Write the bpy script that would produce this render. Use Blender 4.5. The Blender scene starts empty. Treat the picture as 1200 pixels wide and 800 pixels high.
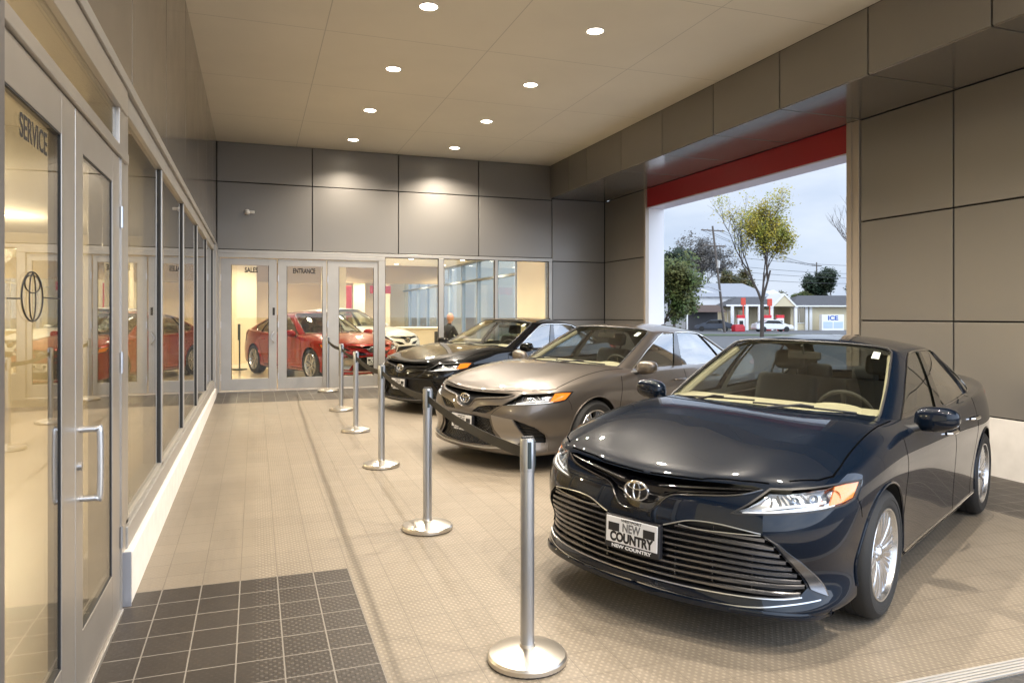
import bpy, bmesh, math, random
import numpy as np
from mathutils import Vector, Matrix
from mathutils.bvhtree import BVHTree
R = math.radians
sc = bpy.context.scene
C = sc.collection
# ---------------------------------------------------------------- camera, world, sun, exposure
HC, SL, FPX = 1.60, 0.014, 842.0
YAW = math.atan2(301.5, FPX)
cd = bpy.data.cameras.new('camera'); cam = bpy.data.objects.new('camera', cd); C.objects.link(cam)
cam.location = (0, 0, HC); cam.rotation_euler = (R(90), 0, -YAW)
cd.sensor_width = 36; cd.lens = 36*FPX/1200; cd.shift_y = -32/1200; cd.clip_start = .05; cd.clip_end = 2000
sc.camera = cam
w = bpy.data.worlds.new('World'); sc.world = w; w.use_nodes = True
nt = w.node_tree; nt.nodes.clear()
out = nt.nodes.new('ShaderNodeOutputWorld'); bg = nt.nodes.new('ShaderNodeBackground')
sky = nt.nodes.new('ShaderNodeTexSky'); sky.sky_type = 'NISHITA'; sky.sun_disc = False
sky.sun_elevation = R(28); sky.sun_rotation = R(255); sky.dust_density = 1.5
tc = nt.nodes.new('ShaderNodeTexCoord'); mp = nt.nodes.new('ShaderNodeMapping'); mp.inputs['Scale'].default_value = (1, 1, 3.2)
nz = nt.nodes.new('ShaderNodeTexNoise'); nz.inputs['Scale'].default_value = 3.2; nz.inputs['Detail'].default_value = 5; nz.inputs['Roughness'].default_value = .55
cr = nt.nodes.new('ShaderNodeValToRGB')
cr.color_ramp.elements[0].position = .34; cr.color_ramp.elements[0].color = (4.5, 5.5, 7.3, 1)
cr.color_ramp.elements[1].position = .66; cr.color_ramp.elements[1].color = (6.8, 7.5, 8.7, 1)
mx = nt.nodes.new('ShaderNodeMix'); mx.data_type = 'RGBA'; mx.inputs[0].default_value = .9
nt.links.new(tc.outputs['Generated'], mp.inputs[0]); nt.links.new(mp.outputs[0], nz.inputs[0]); nt.links.new(nz.outputs[0], cr.inputs[0])
nt.links.new(sky.outputs[0], mx.inputs[6]); nt.links.new(cr.outputs[0], mx.inputs[7])
# sky boost added outside the view, behind and right, to fill the interior
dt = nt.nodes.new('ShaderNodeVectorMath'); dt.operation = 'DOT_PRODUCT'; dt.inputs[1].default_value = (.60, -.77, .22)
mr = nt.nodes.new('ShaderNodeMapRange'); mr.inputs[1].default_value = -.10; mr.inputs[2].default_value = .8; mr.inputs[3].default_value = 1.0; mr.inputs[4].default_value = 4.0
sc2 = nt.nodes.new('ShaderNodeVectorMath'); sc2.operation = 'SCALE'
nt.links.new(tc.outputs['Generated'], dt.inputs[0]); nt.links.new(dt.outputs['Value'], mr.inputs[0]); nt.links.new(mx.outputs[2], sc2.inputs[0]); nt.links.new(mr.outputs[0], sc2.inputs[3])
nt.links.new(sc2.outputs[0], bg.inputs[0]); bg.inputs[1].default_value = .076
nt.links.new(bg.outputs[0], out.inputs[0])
sd = bpy.data.lights.new('sun', 'SUN'); sd.energy = .7; sd.angle = R(20); sd.color = (1, .95, .88)
sun = bpy.data.objects.new('sun', sd); C.objects.link(sun); sun.rotation_euler = (R(62), 0, R(-75))
vs = sc.view_settings; vs.view_transform = 'Standard'; vs.look = 'None'; vs.exposure = .72; vs.gamma = 1; vs.use_curve_mapping = False
sc.render.engine = 'CYCLES'
cy = sc.cycles; cy.use_denoising = True; cy.max_bounces = 10; cy.transparent_max_bounces = 24; cy.glossy_bounces = 6; cy.diffuse_bounces = 5
cy.caustics_reflective = False; cy.caustics_refractive = False; cy.sample_clamp_indirect = 4

# ---------------------------------------------------------------- helpers
def fz(y): return SL*y
def place(u, D):
    """world x, y of image column u at distance D along the view axis"""
    s, c = math.sin(YAW), math.cos(YAW); r = (u-600)/FPX*D
    return (D*s+r*c, D*c-r*s)
MATS = {}
def mat(name, col=(.5, .5, .5), rough=.5, metal=0., spec=.5, emit=None, es=0, coat=0, coatr=.03, noise=None, bump=None, alpha=None, nscale=20):
    if name in MATS: return MATS[name]
    m = bpy.data.materials.new(name); m.use_nodes = True; MATS[name] = m
    n = m.node_tree; b = n.nodes['Principled BSDF']
    b.inputs['Base Color'].default_value = (*col, 1); b.inputs['Roughness'].default_value = rough
    b.inputs['Metallic'].default_value = metal; b.inputs['Specular IOR Level'].default_value = spec
    if coat: b.inputs['Coat Weight'].default_value = coat; b.inputs['Coat Roughness'].default_value = coatr
    if emit: b.inputs['Emission Color'].default_value = (*emit, 1); b.inputs['Emission Strength'].default_value = es
    if noise or bump:
        t = n.nodes.new('ShaderNodeTexCoord'); z = n.nodes.new('ShaderNodeTexNoise'); z.inputs['Scale'].default_value = nscale; z.inputs['Detail'].default_value = 5
        n.links.new(t.outputs['Object'], z.inputs[0])
        if noise:
            r = n.nodes.new('ShaderNodeValToRGB'); r.color_ramp.elements[0].position = .3; r.color_ramp.elements[1].position = .7
            r.color_ramp.elements[0].color = (*[c*(1-noise) for c in col], 1); r.color_ramp.elements[1].color = (*[min(1, c*(1+noise)) for c in col], 1)
            n.links.new(z.outputs[0], r.inputs[0]); n.links.new(r.outputs[0], b.inputs['Base Color'])
        if bump:
            bp = n.nodes.new('ShaderNodeBump'); bp.inputs['Strength'].default_value = bump; bp.inputs['Distance'].default_value = .01
            n.links.new(z.outputs[0], bp.inputs['Height']); n.links.new(bp.outputs[0], b.inputs['Normal'])
    return m
def tag(o, label=None, cat=None, group=None, kind=None):
    if label: o['label'] = label
    if cat: o['category'] = cat
    if group: o['group'] = group
    if kind: o['kind'] = kind
    return o
def empty(name, loc=(0, 0, 0), rz=0):
    o = bpy.data.objects.new(name, None); C.objects.link(o); o.location = loc; o.rotation_euler = (0, 0, rz); o.empty_display_size = .1
    return o
def copy_tree(o, parent=None):
    c = o.copy(); C.objects.link(c)
    if parent: c.parent = parent
    for ch in list(o.children): copy_tree(ch, c)
    return c
class MB:
    """collects shapes; build() links them as one mesh object"""
    def __init__(s): s.bm = bmesh.new()
    def box(s, x0, x1, y0, y1, z0, z1, bev=0, rot=None, seg=2):
        r = bmesh.ops.create_cube(s.bm, size=1)
        vs = r['verts']
        for v in vs: v.co = Vector((x0+(v.co.x+.5)*(x1-x0), y0+(v.co.y+.5)*(y1-y0), z0+(v.co.z+.5)*(z1-z0)))
        if rot is not None:
            c = Vector(((x0+x1)/2, (y0+y1)/2, (z0+z1)/2))
            for v in vs: v.co = c+rot@(v.co-c)
        if bev:
            es = set(e for v in vs for e in v.link_edges)
            bmesh.ops.bevel(s.bm, geom=list(es), offset=bev, segments=seg, affect='EDGES', profile=.5)
        return s
    def tube(s, pts, r, n=10, caps=True):
        pts = [Vector(p) for p in pts]; rr = r if hasattr(r, '__len__') else [r]*len(pts); rings = []
        up = None
        for i, p in enumerate(pts):
            a = pts[max(0, i-1)]; b = pts[min(len(pts)-1, i+1)]; d = (b-a).normalized()
            if up is None: up = d.orthogonal().normalized()
            up = (up-d*up.dot(d)).normalized(); q = d.cross(up)
            rings.append([s.bm.verts.new(p+(up*math.cos(t)+q*math.sin(t))*rr[i]) for t in [2*math.pi*k/n for k in range(n)]])
        for a, b in zip(rings, rings[1:]):
            for k in range(n): s.bm.faces.new((a[k], a[(k+1) % n], b[(k+1) % n], b[k]))
        if caps:
            s.bm.faces.new(rings[0][::-1]); s.bm.faces.new(rings[-1])
        return s
    def lathe(s, prof, axis='z', n=32, c=(0, 0, 0), close=False):
        c = Vector(c); rings = []
        for (r, h) in prof:
            ring = []
            for k in range(n):
                t = 2*math.pi*k/n; a, b = r*math.cos(t), r*math.sin(t)
                v = {'z': (a, b, h), 'y': (a, h, b), 'x': (h, a, b)}[axis]
                ring.append(s.bm.verts.new(c+Vector(v)))
            rings.append(ring)
        if close: rings.append(rings[0])
        for a, b in zip(rings, rings[1:]):
            for k in range(n): s.bm.faces.new((a[k], a[(k+1) % n], b[(k+1) % n], b[k]))
        if not close:
            if prof[0][0] > 0: s.bm.faces.new(rings[0][::-1])
            if prof[-1][0] > 0: s.bm.faces.new(rings[-1])
        return s
    def poly(s, pts):
        return s.bm.faces.new([s.bm.verts.new(Vector(p)) for p in pts])
    def prism(s, pts, ext):
        a = [s.bm.verts.new(Vector(p)) for p in pts]; e = Vector(ext); b = [s.bm.verts.new(Vector(p)+e) for p in pts]
        n = len(a)
        s.bm.faces.new(a); s.bm.faces.new(b[::-1])
        for i in range(n): s.bm.faces.new((a[i], b[i], b[(i+1) % n], a[(i+1) % n]))
        return s
    def blob(s, c, r, sub=2, jit=0):
        g = bmesh.ops.create_icosphere(s.bm, subdivisions=sub, radius=1)
        for v in g['verts']:
            k = 1+random.uniform(-jit, jit)
            v.co = Vector((c[0]+v.co.x*r[0]*k, c[1]+v.co.y*r[1]*k, c[2]+v.co.z*r[2]*k))
        return s
    def build(s, name, m, parent=None, smooth=False, loc=None, rz=None, ang=35):
        bmesh.ops.recalc_face_normals(s.bm, faces=s.bm.faces) if not getattr(s, 'norecalc', False) else None
        me = bpy.data.meshes.new(name); s.bm.to_mesh(me); s.bm.free()
        me.materials.append(m)
        if smooth:
            for p in me.polygons: p.use_smooth = True
            if ang < 180:
                try: me.set_sharp_from_angle(angle=R(ang))
                except Exception: pass
        o = bpy.data.objects.new(name, me); C.objects.link(o)
        if parent: o.parent = parent
        if loc: o.location = loc
        if rz is not None: o.rotation_euler.z = rz
        return o
def text(name, s, size, m, parent=None, loc=(0, 0, 0), rot=(0, 0, 0), ext=.001, bold=0, sx=1., align='CENTER'):
    cu = bpy.data.curves.new(name, 'FONT'); cu.body = s; cu.size = size; cu.align_x = align; cu.align_y = 'CENTER'; cu.extrude = ext; cu.offset = bold
    o = bpy.data.objects.new(name, cu); C.objects.link(o)
    dg = bpy.context.evaluated_depsgraph_get(); me = bpy.data.meshes.new_from_object(o.evaluated_get(dg))
    bpy.data.objects.remove(o); bpy.data.curves.remove(cu)
    me.materials.clear(); me.materials.append(m); me.name = name
    o = bpy.data.objects.new(name, me); C.objects.link(o); o.location = loc; o.rotation_euler = rot; o.scale = (sx, 1, 1)
    if parent: o.parent = parent
    return o
def glass(name, tint, refl=1.0, base=.0, rough=0.):
    if name in MATS: return MATS[name]
    m = bpy.data.materials.new(name); m.use_nodes = True; MATS[name] = m
    n = m.node_tree; n.nodes.clear(); o = n.nodes.new('ShaderNodeOutputMaterial')
    t = n.nodes.new('ShaderNodeBsdfTransparent'); t.inputs[0].default_value = (*tint, 1)
    g = n.nodes.new('ShaderNodeBsdfGlossy'); g.inputs['Roughness'].default_value = rough
    fr = n.nodes.new('ShaderNodeFresnel'); ge = n.nodes.new('ShaderNodeNewGeometry'); io = n.nodes.new('ShaderNodeMapRange'); io.inputs[3].default_value = 1.5; io.inputs[4].default_value = 1/1.5
    n.links.new(ge.outputs['Backfacing'], io.inputs[0]); n.links.new(io.outputs[0], fr.inputs[0])
    ma = n.nodes.new('ShaderNodeMath'); ma.operation = 'MULTIPLY_ADD'; ma.inputs[1].default_value = refl; ma.inputs[2].default_value = base; ma.use_clamp = True
    x = n.nodes.new('ShaderNodeMixShader')
    n.links.new(fr.outputs[0], ma.inputs[0]); n.links.new(ma.outputs[0], x.inputs[0]); n.links.new(t.outputs[0], x.inputs[1]); n.links.new(g.outputs[0], x.inputs[2]); n.links.new(x.outputs[0], o.inputs[0])
    return m
def smooth_poly(pts, closed=True, n=5):
    P_ = [Vector(p) for p in pts]; m = len(P_); o_ = []
    for i in (range(m) if closed else range(m-1)):
        if closed: a, b, c_, d = P_[i-1], P_[i], P_[(i+1) % m], P_[(i+2) % m]
        else: a, b, c_, d = P_[max(0, i-1)], P_[i], P_[i+1], P_[min(m-1, i+2)]
        for k in range(n):
            t = k/n; o_.append(.5*((2*b)+(c_-a)*t+(2*a-5*b+4*c_-d)*t*t+(3*b-a-3*c_+d)*t**3))
    if not closed: o_.append(P_[-1])
    return o_
# ---------------------------------------------------------------- setting materials
def floor_mat(name, base, grout, gw, dots, dark=False):
    m = bpy.data.materials.new(name); m.use_nodes = True; n = m.node_tree; b = n.nodes['Principled BSDF']; N = n.nodes.new; K = n.links.new
    tc = N('ShaderNodeTexCoord'); sp = N('ShaderNodeSeparateXYZ'); K(tc.outputs['Object'], sp.inputs[0])
    def M(op, a, b_=None, c=None):
        x = N('ShaderNodeMath'); x.operation = op
        for i, v in enumerate((a, b_, c)):
            if v is None: continue
            if isinstance(v, (int, float)): x.inputs[i].default_value = v
            else: K(v, x.inputs[i])
        return x.outputs[0]
    T = .2032
    fx = M('PINGPONG', M('ADD', sp.outputs[0], -.531+T*40), T/2); fy = M('PINGPONG', M('ADD', sp.outputs[1], -4.437+T*60), T/2)
    g = M('LESS_THAN', M('MINIMUM', fx, fy), gw/2)
    p = math.pi/.0185
    sx = M('SINE', M('MULTIPLY', sp.outputs[0], p)); sy = M('SINE', M('MULTIPLY', sp.outputs[1], p*.8))
    pr = M('MULTIPLY', sx, sy); mr = N('ShaderNodeMapRange'); K(pr, mr.inputs[0]); mr.inputs[1].default_value = .25; mr.inputs[2].default_value = .7
    # the studded tiles start right of the walkway
    zone = N('ShaderNodeMapRange'); K(sp.outputs[0], zone.inputs[0]); zone.inputs[1].default_value = -.02; zone.inputs[2].default_value = .02; zone.inputs[3].default_value = .12; zone.inputs[4].default_value = 1
    ds = M('MULTIPLY', mr.outputs[0], zone.outputs[0]); ds2 = M('MULTIPLY', ds, M('SUBTRACT', 1., g))
    # per tile tone
    cx = M('FLOOR', M('DIVIDE', M('ADD', sp.outputs[0], -.531+T*40), T)); cy_ = M('FLOOR', M('DIVIDE', M('ADD', sp.outputs[1], -4.437+T*60), T))
    cv = N('ShaderNodeCombineXYZ'); K(cx, cv.inputs[0]); K(cy_, cv.inputs[1]); wn = N('ShaderNodeTexWhiteNoise'); K(cv.outputs[0], wn.inputs[0])
    nz = N('ShaderNodeTexNoise'); nz.inputs['Scale'].default_value = 1.3; nz.inputs['Detail'].default_value = 6; nz.inputs['Roughness'].default_value = .65; K(tc.outputs['Object'], nz.inputs[0])
    nf = N('ShaderNodeTexNoise'); nf.inputs['Scale'].default_value = 90; nf.inputs['Detail'].default_value = 3; K(tc.outputs['Object'], nf.inputs[0])
    f = M('ADD', M('ADD', M('MULTIPLY', wn.outputs[0], .075), M('MULTIPLY', nz.outputs[0], .34)), M('MULTIPLY', nf.outputs[0], .16))
    f = M('ADD', f, .735)
    mp2 = N('ShaderNodeMapping'); mp2.inputs['Scale'].default_value = (3.2, .35, 1); K(tc.outputs['Object'], mp2.inputs[0]); st = N('ShaderNodeTexNoise'); st.inputs['Scale'].default_value = 1.6; st.inputs['Detail'].default_value = 7; st.inputs['Roughness'].default_value = .7; K(mp2.outputs[0], st.inputs[0])
    sm = N('ShaderNodeMapRange'); K(st.outputs[0], sm.inputs[0]); sm.inputs[1].default_value = .50; sm.inputs[2].default_value = .75; sm.inputs[3].default_value = 1.0; sm.inputs[4].default_value = .86
    ms_ = N('ShaderNodeTexNoise'); ms_.inputs['Scale'].default_value = 7; ms_.inputs['Detail'].default_value = 8; ms_.inputs['Roughness'].default_value = .8; K(tc.outputs['Object'], ms_.inputs[0])
    sp2 = N('ShaderNodeMapRange'); K(ms_.outputs[0], sp2.inputs[0]); sp2.inputs[1].default_value = .64; sp2.inputs[2].default_value = .72; sp2.inputs[3].default_value = 1.0; sp2.inputs[4].default_value = .84
    f = M('MULTIPLY', M('MULTIPLY', f, sm.outputs[0]), sp2.outputs[0])
    v0 = N('ShaderNodeMix'); v0.data_type = 'RGBA'; v0.inputs[6].default_value = (*base, 1); v0.inputs[7].default_value = (*[min(1, c*(1+dots)) for c in base], 1); K(ds2, v0.inputs[0])
    v1 = N('ShaderNodeVectorMath'); v1.operation = 'SCALE'; K(v0.outputs[2], v1.inputs[0]); K(f, v1.inputs[3])
    v2 = N('ShaderNodeMix'); v2.data_type = 'RGBA'; K(g, v2.inputs[0]); K(v1.outputs[0], v2.inputs[6]); v2.inputs[7].default_value = (*grout, 1)
    K(v2.outputs[2], b.inputs['Base Color']); b.inputs['Specular IOR Level'].default_value = .22
    rr = N('ShaderNodeMapRange'); K(nz.outputs[0], rr.inputs[0]); rr.inputs[3].default_value = .30; rr.inputs[4].default_value = .55; K(rr.outputs[0], b.inputs['Roughness'])
    bp = N('ShaderNodeBump'); bp.inputs['Strength'].default_value = .5; bp.inputs['Distance'].default_value = .002
    K(M('SUBTRACT', M('ADD', ds2, M('MULTIPLY', nf.outputs[0], .25)), M('MULTIPLY', g, .8)), bp.inputs['Height']); K(bp.outputs[0], b.inputs['Normal'])
    return m
def ceil_mat():
    m = mat('ceiling_plaster', (.86, .80, .69), .8); n = m.node_tree; b = n.nodes['Principled BSDF']; N = n.nodes.new; K = n.links.new
    tc = N('ShaderNodeTexCoord'); sp = N('ShaderNodeSeparateXYZ'); K(tc.outputs['Object'], sp.inputs[0])
    def M(op, a, b_=None):
        x = N('ShaderNodeMath'); x.operation = op
        for i, v in enumerate((a, b_)):
            if v is None: continue
            if isinstance(v, (int, float)): x.inputs[i].default_value = v
            else: K(v, x.inputs[i])
        return x.outputs[0]
    fx = M('PINGPONG', M('ADD', sp.outputs[0], -.73+1.87*20), .935); fy = M('PINGPONG', M('ADD', sp.outputs[1], -6.155+1.97*20), .985)
    g = M('LESS_THAN', M('MINIMUM', fx, fy), .005)
    nz = N('ShaderNodeTexNoise'); nz.inputs['Scale'].default_value = .8; nz.inputs['Detail'].default_value = 5; K(tc.outputs['Object'], nz.inputs[0])
    mp = N('ShaderNodeMapRange'); K(nz.outputs[0], mp.inputs[0]); mp.inputs[3].default_value = .9; mp.inputs[4].default_value = 1.08
    f = M('MULTIPLY', mp.outputs[0], M('SUBTRACT', 1, M('MULTIPLY', g, .28)))
    v = N('ShaderNodeVectorMath'); v.operation = 'SCALE'; v.inputs[0].default_value = (.86, .80, .69); K(f, v.inputs[3]); K(v.outputs[0], b.inputs['Base Color'])
    return m
def panel_mat(name='bronze_panel', col=(.262, .246, .224), rough=.40):
    m = mat(name, col, rough, .55); n = m.node_tree; b = n.nodes['Principled BSDF']; N = n.nodes.new; K = n.links.new
    tc = N('ShaderNodeTexCoord'); nz = N('ShaderNodeTexNoise'); nz.inputs['Scale'].default_value = 2.2; nz.inputs['Detail'].default_value = 7; nz.inputs['Roughness'].default_value = .7; K(tc.outputs['Object'], nz.inputs[0])
    mr = N('ShaderNodeMapRange'); K(nz.outputs[0], mr.inputs[0]); mr.inputs[3].default_value = rough-.07; mr.inputs[4].default_value = rough+.10; K(mr.outputs[0], b.inputs['Roughness'])
    n2 = N('ShaderNodeTexNoise'); n2.inputs['Scale'].default_value = 1.1; n2.inputs['Detail'].default_value = 2; K(tc.outputs['Object'], n2.inputs[0])
    bp = N('ShaderNodeBump'); bp.inputs['Strength'].default_value = .4; bp.inputs['Distance'].default_value = .005; K(n2.outputs[0], bp.inputs['Height']); K(bp.outputs[0], b.inputs['Normal'])
    oi = N('ShaderNodeObjectInfo'); m2 = N('ShaderNodeMapRange'); K(oi.outputs['Random'], m2.inputs[0]); m2.inputs[3].default_value = .93; m2.inputs[4].default_value = 1.08
    v = N('ShaderNodeVectorMath'); v.operation = 'SCALE'; v.inputs[0].default_value = col; K(m2.outputs[0], v.inputs[3]); K(v.outputs[0], b.inputs['Base Color'])
    return m
BEIGE = floor_mat('beige_tile', (.196, .166, .128), (.147, .124, .096), .0045, .34)
BROWN = floor_mat('brown_tile', (.044, .037, .031), (.21, .19, .165), .0065, .9, True)
PANEL = panel_mat(); CEIL = ceil_mat()
GAP = mat('panel_joint', (.012, .011, .01), .8)
ALU = mat('clear_aluminium', (.50, .47, .43), .38, .85, noise=.04, nscale=3)
GREYM = mat('frame_grey', (.42, .40, .37), .42, .6, noise=.05, nscale=4)
GASK = mat('gasket', (.015, .015, .016), .6)
WHITEC = mat('painted_concrete', (.66, .63, .59), .75, noise=.06, bump=.15, nscale=7)
SGL = glass('storefront_glass', (.92, .93, .88), 1.2, .09)
CGL = glass('clear_glass', (.92, .94, .92), .8, .0)
LIT = mat('lamp_disc', (1, 1, 1), .5, emit=(1, .90, .72), es=14)
CREAM = mat('cream_paint', (.74, .65, .45), .7, noise=.03, nscale=2)
STEEL = mat('brushed_steel', (.52, .52, .53), .30, 1, noise=.04, nscale=40)
def fz(x, y=None): return SL*y-.022*max(0, x-1.5)
ZC = 4.716
# ---------------------------------------------------------------- floor and ground
def sheet(name, xs, ys, zf, mf, mats, skip=None):
    bm = bmesh.new(); V = [[bm.verts.new((x, y, zf(x, y))) for x in xs] for y in ys]
    for j in range(len(ys)-1):
        for i in range(len(xs)-1):
            cx, cy_ = (xs[i]+xs[i+1])/2, (ys[j]+ys[j+1])/2
            if skip and skip(cx, cy_): continue
            f = bm.faces.new((V[j][i], V[j][i+1], V[j+1][i+1], V[j+1][i])); f.material_index = mf(cx, cy_)
    me = bpy.data.meshes.new(name); bm.to_mesh(me); bm.free()
    for m in mats: me.materials.append(m)
    o = bpy.data.objects.new(name, me); C.objects.link(o); return o
def isdark(x, y): return 1 if ((x < .531 and y < 4.437) or y > 12.34 or x > 5.78) else 0
fl = sheet('floor', [-.70, .531, 1.5, 5.78, 7.16], [-3, 2.26, 4.437, 7.17, 12.2, 12.34, 13.97], fz, isdark, [BEIGE, BROWN], lambda x, y: x > 1.5 and y < 2.26 or (x > .531 and y < 2.26))
tag(fl, kind='structure')
ASPH = mat('asphalt', (.13, .128, .125), .85, noise=.25, bump=.5, nscale=40)
def gz(x, y):
    r = math.hypot(x, y); return -.08 if r < 18 else (-.08-.38*min(1, (r-18)/60))
gx = [-400, -120, -60, -30, -8, .531, 7.5, 20, 40, 60, 80, 120, 400]; gy = [-400, -100, -40, -12, 2.26, 7.17, 12.2, 40, 60, 80, 120, 400]
g = sheet('asphalt_ground', gx, gy, lambda x, y: gz(x, y), lambda x, y: 0, [ASPH], lambda x, y: False)
tag(g, kind='structure')
ap = sheet('asphalt_apron', [.535, 1.5, 7.1], [1.2, 2.258], lambda x, y: fz(x, 2.26)-.006, lambda x, y: 0, [mat('asphalt_apron_mat', (.05, .048, .046), .85, noise=.3, bump=.5, nscale=50)]); tag(ap, kind='structure')
cdv = sheet('bounce_ground', [-.68, .53, 1.5, 7.1, 16], [-30, -3, 1.198], lambda x, y: fz(x, 2.26)-.008 if y > -5 else -.05, lambda x, y: 0, [mat('bounce_concrete', (.46, .43, .39), .85, noise=.08, nscale=3)], lambda x, y: x < .531 and y > -3); tag(cdv, kind='structure')  # pale ground out of view, added to bounce sky light towards the ceiling
dr = MB(); 
for k in range(5): dr.box(1.2, 7.1, 2.265+k*.020, 2.265+k*.020+.013, -.02, .012, .002)
o = dr.build('trench_drain', mat('drain_metal', (.45, .43, .40), .5, .5), None)
for v in o.data.vertices: v.co.z += fz(v.co.x, 2.3)
tag(o, 'slotted metal trench drain cover across the tiled floor edge', 'drain')
sl = sheet('paving', [7.5, 7.9, 14], [6.5, 13], lambda x, y: .02 if x < 8 else -.05, lambda x, y: 0, [mat('paving_concrete', (.42, .41, .39), .85, noise=.12, nscale=6)]); tag(sl, kind='structure')
# ---------------------------------------------------------------- ceiling and lamps
c = MB().box(-.66, 5.86, -1.6, 13.98, ZC, ZC+.15).build('ceiling', CEIL); tag(c, kind='structure')
def lampdisc(root, mname='diffuser'):
    MB().lathe([(.086, .0), (.092, -.006), (.104, -.005), (.106, .002)], 'z', 32).build('trim_ring', mat('lamp_trim', (.85, .83, .8), .4), root, True)
    MB().lathe([(.088, -.002), (.0, -.0025)], 'z', 28).build(mname, LIT, root)
LAMPS = [(x, 7.14+1.97*k) for k in range(-4, 4) for x in (1.66, 3.53)]
WHERE = {}
ordn = ['nearest', 'second', 'third', 'farthest']
for x, y in LAMPS:
    r = empty('ceiling_downlight', (x, y, ZC-.003)); lampdisc(r)
    k = round((y-7.14)/1.97); row = 'left' if x < 2 else 'right'
    side_ = row
    lab = ('lit round downlight in the %s row, %s one in view' % (row, ordn[k])) if k >= 0 else 'lit round downlight in the %s row over the foreground, out of view above' % row
    tag(r, lab if k >= 0 else 'round downlight over the foreground, %s row, %s above the frame' % (row, ['just', 'second', 'third', 'fourth', 'fifth'][-k-1]), 'ceiling light', 'downlights in the driveway ceiling')
    ld = bpy.data.lights.new('downlight_lamp', 'SPOT'); ld.energy = (215 if y > 4 else 140) if x < 2 else (385 if y > 1 else 300); ld.color = (1, .89, .745); ld.spot_size = R(140); ld.spot_blend = .7; ld.shadow_soft_size = .055
    lo = bpy.data.objects.new('downlight_lamp', ld); C.objects.link(lo); lo.parent = r; lo.location = (0, 0, -.02)
# ---------------------------------------------------------------- panelled walls
def panels(root, axis, at_, rects, th=.03, m=None, outward=-1, g=.009):
    """axis 'y': panels in an XZ plane at y=at_; 'x': in a YZ plane; 'z': in an XY plane"""
    for (a0, a1, b0, b1) in rects:
        mb = MB(); lo, hi = (at_, at_+th) if outward < 0 else (at_-th, at_)
        if axis == 'y': mb.box(a0+g, a1-g, lo, hi, b0+g, b1-g, .003)
        elif axis == 'x': mb.box(lo, hi, a0+g, a1-g, b0+g, b1-g, .003)
        else: mb.box(a0+g, a1-g, b0+g, b1-g, lo, hi, .003)
        mb.build('panel', m or PANEL, root)
YB = 13.95
bw = empty('back_wall', (2.6, YB, 0)); tag(bw, 'dark metallic panel wall above the sales entrance doors', 'wall')
def wpanels(root, *a, **k):
    before = set(root.children); panels(root, *a, **k)
    for o in set(root.children)-before: o.location = -root.location
cols = [-.643, 1.017, 2.642, 4.278, 5.89]
wpanels(bw, 'y', YB, [(a, b, 2.77, 3.99) for a, b in zip(cols, cols[1:])]+[(a, b, 3.99, 4.716) for a, b in zip(cols, cols[1:])]+[(5.89, 7.12, .12, 1.48), (5.89, 7.12, 1.48, 2.71), (5.89, 7.12, 2.71, 4.02)])
b = MB().box(-.9, 7.2, YB+.03, YB+.16, 2.72, 4.9).box(5.83, 7.2, YB+.031, YB+.16, -.1, 2.72); o = b.build('backing', GAP, bw); o.location = -bw.location
dm = MB().lathe([(.055, 0), (.055, .03), (.045, .05), (.02, .065), (0, .068)], 'y', 20).box(.03, .13, .0, .05, -.02, .03, .01)
for v in dm.bm.verts: v.co.y *= -1
o = dm.build('security_sensor', mat('white_plastic', (.75, .73, .7), .4), None, True, loc=(-.13, YB-.001, 3.45)); tag(o, 'small white sensor dome fixed to the dark back wall', 'sensor')
# beam
bmr = empty('ceiling_beam', (5.85, 5, 4.02)); tag(bmr, 'deep dark metal clad beam running above the window opening', 'beam')
ys = [-1.6, -.86, .44, 1.74, 3.04, 4.34, 5.64, 6.94, 8.25, 9.55, 10.85, 12.2, 13.02, 13.94]
wpanels(bmr, 'x', 5.85, [(a, b_, 4.022, 4.714) for a, b_ in zip(ys, ys[1:])])
SOFF = panel_mat('soffit_panel', (.26, .24, .22), .13)
wpanels(bmr, 'z', 4.02, [(5.852, 7.118, a, b_) for a, b_ in zip(ys, ys[1:])], m=SOFF)
o = MB().box(5.88, 7.3, -1.6, 13.94, 4.05, 4.9).build('backing', GAP, bmr); o.location = -bmr.location
# right wall
rw = empty('side_wall', (7.12, 3, 0)); tag(rw, 'dark panel wall with white base to the right of the window opening', 'wall')
yc = [1.9, 3.17, 4.44, 5.71, 6.98]
wpanels(rw, 'x', 7.12, [(a, b_, z0, z1) for a, b_ in zip(yc, yc[1:]) for z0, z1 in ((.546, 1.52), (1.52, 2.75), (2.75, 4.02))])
o = MB().box(7.15, 7.5, 1.9, 6.98, .5, 4.02).build('backing', GAP, rw); o.location = -rw.location
o = MB().box(7.095, 7.5, 1.9, 7.17, -.2, .54, .004).build('base', WHITEC, rw); o.location = -rw.location
o = MB().box(7.10, 7.5, 6.985, 7.17, .54, 4.018, .003).box(7.085, 7.12, 7.09, 7.172, .54, 4.018, .003).build('opening_trim', mat('tan_trim', (.42, .36, .29), .45, .3), rw); o.location = -rw.location
rw2 = empty('corner_wall', (7.12, 13, 0)); tag(rw2, 'dark panel wall between the window opening and the back corner', 'wall')
wpanels(rw2, 'x', 7.12, [(12.27, 13.94, z0, z1) for z0, z1 in ((-.05, 1.48), (1.48, 2.71), (2.71, 4.02))])
o = MB().box(7.15, 7.5, 12.26, 14.1, -.2, 4.02).build('backing', GAP, rw2); o.location = -rw2.location
o = MB().box(7.105, 7.18, 12.20, 12.265, -.1, 4.018, .003).build('opening_trim', mat('tan_trim'), rw2); o.location = -rw2.location
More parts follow.
